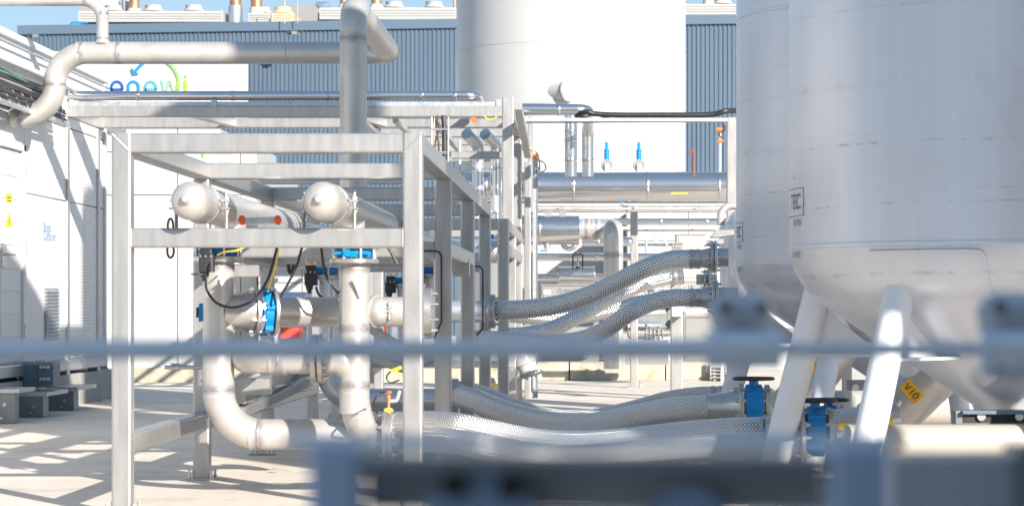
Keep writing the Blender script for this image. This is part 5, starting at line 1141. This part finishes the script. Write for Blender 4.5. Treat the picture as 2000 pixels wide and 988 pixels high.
outlet('slanted steel outlet pipe with the label V10 right of the front leg', 'V10', (1860,690), (1712,832), 112, 12.6, (1773,762), 48, .062)
outlet('slanted steel outlet pipe with a label starting V1 left of the shaded middle leg', 'V11', (1660,655), (1545,800), 78, 15.6, (1592,716), 48, .06)
outlet('slanted steel outlet end with a half hidden V4 label near the left leg', 'V4', (1598,720), (1505,815), 60, 16.8, (1558,757), 45, .055)
# large cream pipes low at right
for (xa, xb, y0_, y1_, Y, lab) in ((1650,2400,828,896,10.98,'thick cream horizontal pipe at lower right in front of the tank cone'),(1478,2400,762,829,18.5,'second cream horizontal pipe farther back at lower right')):
    hpipe(lab, xa, xb, (y0_+y1_)/2, y1_-y0_, Y, 'cream', (1930,) if Y<15 else (1700,))
t = thing('manhole_hatch', 'dark framed hatch with bolts under the tip of the tank cone', 'hatch', P(1930,828,11.2)); Y = 11.2
obj('frame', MB().beam(P(1862,814,Y),P(2090,814,Y),.16,.066,c=.006), M['greysteel'], t); obj('recess', MB().box(XX(1876,Y),XX(2080,Y),Y-.085,Y-.079,ZZ(823,Y),ZZ(806,Y)), M['dark'], t)
obj('top_bar', MB().beam(P(1880,805,Y-.1),P(2090,805,Y-.1),.03,.018,c=.004), M['bluebox'], t)
for x in (1916,1990): obj('bolt_head', MB().lathe(P(x,813,Y-.085),(0,-1,0),[(0,.020),(.016,.020),(.016,.010)],12), M['bolt'], t)
t = thing('motor_unit', 'dark small motor unit behind the front tank leg', 'motor', P(1674,753,15)); Y = 15
obj('case', MB().box(XX(1660,Y),XX(1695,Y),Y,Y+.2,ZZ(762,Y),ZZ(743,Y)), M['greysteel'], t); obj('cap', MB().lathe(P(1670,756,Y),(0,-1,0),[(0,.022),(.02,.022),(.02,.01)],16), M['bolt'], t)
tag(obj('support_column', MB().beam(P(1654,830,17),P(1654,700,17),.07,up=(0,1,0)), M['white'], None, P(1654,830,17)), 'white square column behind the tank legs', 'column')
for (x,y,Y,lab) in ((1502,765,15.6,'yellow cap beside the nearest blue valve'),(1648,832,11.8,'yellow cap right of the blue valves between the legs'),(1733,822,11.9,'yellow lever cap at the foot of the labelled outlet pipe')):
    c = P(x,y,Y); tag(obj('yellow_cap', MB().lathe(c-V(.025,0,0),(1,0,0),[(0,.02),(.05,.02),(.055,.012)],14), M['yellow'], None, c), lab, 'cap', 'yellow caps near the tank feet')
tag(obj('lever', MB().tube([P(1728,826,11.8),P(1742,792,11.8)],.008,8), M['bluebox'], None, P(1728,826,11.8)), 'thin dark lever beside the foot of the outlet pipe', 'lever')
t = thing('reducer', 'blue grey steel reducer feeding right from the valves', 'pipe fitting', P(1660,842,12.3)); obj('cone', MB().lathe(P(1628,844,12.3),(1,0,.25),[(0,.12),(.15,.1),(.35,.085)],32), M['pipe_blue'], t)
# outlet elbow white at frame 2
t = thing('outlet_bend', 'white curved pipe outlet with a flange low behind the steel frames', 'pipe', P(1036,745,25)); Y = 24.5
obj('pipe', MB().tube(spline([P(1005,640,Y),P(1014,680,Y),P(1028,712,Y),P(1036,730,Y)],8),[.12]*8+[.115]*8+[.1]*9,28), M['tankwhite'], t); flange(P(1037,733,Y),V(.3,0,-1),.1,.15,.02,t,8)
t = thing('wrapped_item', 'white wrapped bundle with an orange band lying behind the steel frames', 'bundle', P(1020,755,28)); Y = 28
obj('wrap', MB().tube(spline([P(940,752,Y),P(980,748,Y),P(1010,750,Y),P(1030,756,Y)],6),[.05,.07,.06,.08,.07,.06,.08,.09,.07,.08,.09,.08,.1,.11,.09,.08,.07,.05,.03],14), M['tankwhite'], t)
obj('band', MB().box(XX(935,Y-.1),XX(1018,Y-.1),Y-.14,Y-.1,ZZ(751,Y),ZZ(747,Y)), M['label'], t)

# ================================================================ BLURRED FOREGROUND
Yf = 1.9
t = thing('handrail', 'out of focus grey handrail tube crossing the whole picture', 'railing', P(1000,682,Yf)); 
obj('rail', MB().tube([P(-260,684,Yf),P(1400,681,Yf)],.0082,20), M['fore'], t); obj('rail', MB().tube([P(1400,681,Yf),P(2400,683,Yf)],.0058,20), M['fore'], t)
def coupler(lab, x, Y, y0_, y1_, w_):
    k = Y/3.0; w_ *= k
    t = thing('rail_coupler', lab, 'clamp', P(x,(y0_+y1_)/2,Y), 'couplers on the handrail'); c = P(x,682,Y)
    obj('sleeve', MB().lathe(c-V(w_/2,0,0),(1,0,0),[(0,.02*k),(0,.024*k),(w_,.024*k),(w_,.02*k)],24), M['fore'], t)
    zt_, zb_ = ZZ(y0_,Y), ZZ(y1_,Y); obj('block', MB().lathe((c.x,c.y+.035,zb_),(0,0,1),[(0,w_*.2),(.006,w_*.4),(.014,w_*.44),((zt_-zb_)*.45,w_*.40),((zt_-zb_)*.5,w_*.34),((zt_-zb_)*.55,w_*.40),(zt_-zb_-.014,w_*.46),(zt_-zb_-.005,w_*.38),(zt_-zb_,w_*.2)],28), M['coupler'], t)
    for dx in (-.25,.25):
        for z in (zt_-.012, zb_+.014): obj('nut', MB().lathe((c.x+dx*w_,c.y+.005,z),(0,-1,0),[(0,.006),(.008,.006),(.008,.003),(.012,.003)],6), M['greysteel'], t)
coupler('blurred dark coupler on the handrail in front of the shaded tank', 1452, Yf, 572, 722, .095)
coupler('blurred dark coupler on the handrail at the right edge', 1990, Yf, 570, 745, .10)
tag(obj('lower_bar', MB().tube([P(560,862,1.3),P(1740,862,1.3)],.0042,20), M['fore'], None, P(1000,864,1.05)), 'blurred lower bar just above the dark foreground channel', 'railing')
Yc = 1.15; t = thing('foreground_frame', 'blurred blue grey frame with dark channel and bolts at the bottom edge', 'steel frame', P(1150,988,Yc))
def fpx(xa, xb, yt, yb_, Y, dep, mt_, name, c=.006): 
    p0, p1 = P(xa,yb_,Y), P(xb,yt,Y); return obj(name, MB().beam(((p0.x+p1.x)/2,Y+dep/2,p0.z),((p0.x+p1.x)/2,Y+dep/2,p1.z),p1.x-p0.x,dep,up=(0,1,0),c=c), M[mt_], t)
fpx(601,703,870,3900,Yc,.03,'foreblue','post',.009); fpx(1622,1742,874,3900,Yc,.035,'foreblue','post',.012)
p0, p1 = P(703,884,Yc), P(1622,884,Yc)
obj('channel', MB().beam((p0.x,Yc+.02,ZZ(908,Yc)),(p1.x,Yc+.02,ZZ(908,Yc)),.035,.007,c=.002), M['greysteel'], t)
obj('channel_back', MB().box(p0.x,p1.x,Yc+.04,Yc+.043,ZZ(1010,Yc),ZZ(911,Yc)), M['channel'], t)
for (cx_, cy_, rr) in ((940,1010,110),(1340,1020,80)):
    c = P(cx_,cy_,Yc+.03); obj('disc_plate', MB().lathe(c,(0,-1,0),[(0,rr/F*Yc),(.005,rr/F*Yc),(.006,rr/F*Yc*.96),(.006,.002)],48), M['bluebox2'], t)
for (x,y) in ((888,945),(998,948)): obj('bolt_head', MB().lathe(P(x,y,Yc+.022),(0,-1,0),[(0,.0075),(.008,.0075),(.008,.004),(.011,.004)],6), M['dark'], t)
t = thing('control_panel', 'blurred flat grey blue panel at the bottom right corner', 'panel', P(1870,988,1.6))
p0, p1 = P(1746,2000,1.6), P(1982,896,1.6); obj('panel', MB().box(p0.x,p1.x,1.6,1.64,.02,p1.z), M['forepanel'], t); obj('edge_post', MB().box(XX(1984,1.6),XX(2060,1.6),1.59,1.65,.02,ZZ(875,1.6)), M['greysteel'], t)

# ================================================================ UNSEEN BLOCKERS ADDED OUTSIDE THE FRAME (they cast the shade)
def shade_tank(lab, cx, cyy, rr, z0_, z1_):  # added tank, out of view, blocks sun from the right-hand tanks
    t = thing('elevated_tank', lab, 'tank', (cx,cyy,0))
    obj('shell', MB().lathe((cx,cyy,0),(0,0,1),[(z0_,rr*.5),(z0_+.3,rr),(z1_,rr),(z1_+.3,rr*.5)],48), M['tank'], t)
    for a in range(45,405,90): obj('leg', MB().tube([(cx+rr*.8*math.cos(R(a)),cyy+rr*.8*math.sin(R(a)),z0_+.3),(cx+rr*.8*math.cos(R(a)),cyy+rr*.8*math.sin(R(a)),0)],.08,14), M['tank'], t)
    return t
shade_tank('grey tank on tall legs outside the right edge, nearer row', 5.3, 6.5, 1.15, 3.3, 8.9)
shade_tank('grey tank on tall legs outside the right edge, farther row', 5.3, 11.2, 1.2, 2.3, 9.6)
t = thing('site_cabin', 'grey site cabin behind the viewpoint', 'cabin', (1.2,-3.5,0)); obj('walls', MB().box(-.6,6.5,-6.6,-1.6,.1,4.6), M['cabinet'], t); obj('roof', MB().box(-.7,6.6,-6.7,-1.5,4.6,4.7), M['greysteel'], t)  # added block behind the camera, keeps sun off the foreground rail and frame

# ================================================================ MORE MIDDLE-DISTANCE EQUIPMENT
def vpipe(label, px, ya, yb_, wpx, Y, mt='pipe'):
    t = thing('steel_pipe', label, 'pipe', P(px,yb_,Y)); obj('pipe', MB().tube([P(px,yb_,Y),P(px,ya,Y)], wpx/2/F*Y, 20), M[mt], t); return t
t = thing('wall_ladder', 'pale steel ladder frame standing before the white container behind the hoses', 'ladder', P(1290,720,39)); Y = 39
for x in (1281,1299): obj('rail', MB().beam(P(x,722,Y),P(x,452,Y),.06,up=(0,1,0),c=.005), M['galv'], t)
for k in range(11): obj('rung', MB().tube([P(1282,700-k*22,Y),P(1298,700-k*22,Y)],.014,8), M['galv'], t)
vpipe('slim vertical clad pipe right of the mossy plinth cabinets', 1352, 490, 705, 7, 36, 'clad')
vpipe('thin vertical pipe between the white column and the tan cabinet', 1262, 470, 655, 5, 37, 'pipe')
vpipe('pale vertical pipe left of the white column', 1222, 560, 716, 8, 36, 'pipe')
hpipe('pale horizontal pipe above the dark machine housing', 1178, 1310, 583, 9, 36, 'pipe')
hpipe('slim horizontal pipe near the top of the white container', 1222, 1420, 478, 6, 38.5, 'clad', (1300,))
hpipe('thin lower horizontal pipe along the white container', 1246, 1425, 640, 7, 36.5, 'clad', (1340,))
hpipe('horizontal pipe low behind the support brackets', 1334, 1432, 575, 14, 30, 'pipe')
for (x, y, lab) in ((1338,520,'small blue lever valve on the pipework right of the white column'),(1243,577,'blue lever handle on the low pipework by the white column'),(1214,399,'small blue cap under the large clad pipe')):
    c = P(x,y,29.5); t = thing('lever_valve', lab, 'valve', c, 'small blue lever valves in the background'); obj('body', MB().lathe(c-V(.03,0,0),(1,0,0),[(0,.02),(0,.03),(.06,.03),(.06,.02)],12), M['flange'], t); obj('lever', MB().beam(c+V(-.04,-.03,.035),c+V(.05,-.03,.045),.02,.014,c=.003), M['blue'], t)
cable([P(1244,575,29),P(1256,560,29),P(1266,566,29),P(1268,580,29)], .008, 'black wire arching over the low pipework right of the white column')
cabinet('low white box cabinet under the pale horizontal pipe', 1180, 1216, 590, 648, 36, .7, 'white')
cabinet('grey switch box standing right of the tan cabinet', 1300, 1330, 575, 640, 36, .5, 'cabinet')
t = thing('hose_end', 'steel neck joining the lower braided hose to the grey vessel behind the coupler', 'pipe fitting', P(1385,581,18))
obj('neck', MB().lathe(P(1358,581,18),(1,0,0),[(0,.068),(.05,.072),(.09,.085),(.12,.085)],32), M['flange'], t); flange(P(1392,581,18),(1,0,0),.08,.135,.024,t,8); flange(P(1399,581,18),(1,0,0),.08,.135,.024,t,8)
obj('stub', MB().tube([P(1400,581,18),P(1440,581,18)],.078,28), M['pipe'], t)
t = thing('hose_end', 'steel reducer where the bright foreground hoses meet the valves', 'pipe fitting', P(1530,842,12.1))
for (yy, Y) in ((842,12.1),(869,11.8)): obj('neck', MB().lathe(P(1502,yy,Y),(1,0,0),[(0,.076),(.05,.078),(.10,.095),(.16,.11)],32), M['flange'], t); flange(P(1566,yy,Y),(1,0,0),.08,.14,.024,t,8)
t = thing('branch_spool', 'steel spool pipes crossing behind the front posts at lower middle', 'pipe', P(800,700,18)); 
obj('pipe', MB().tube([P(725,700,18.5),P(905,700,18.5)],.075,28), M['pipe_blue'], t); flange(P(800,700,18.5),(1,0,0),.075,.125,.04,t,8)
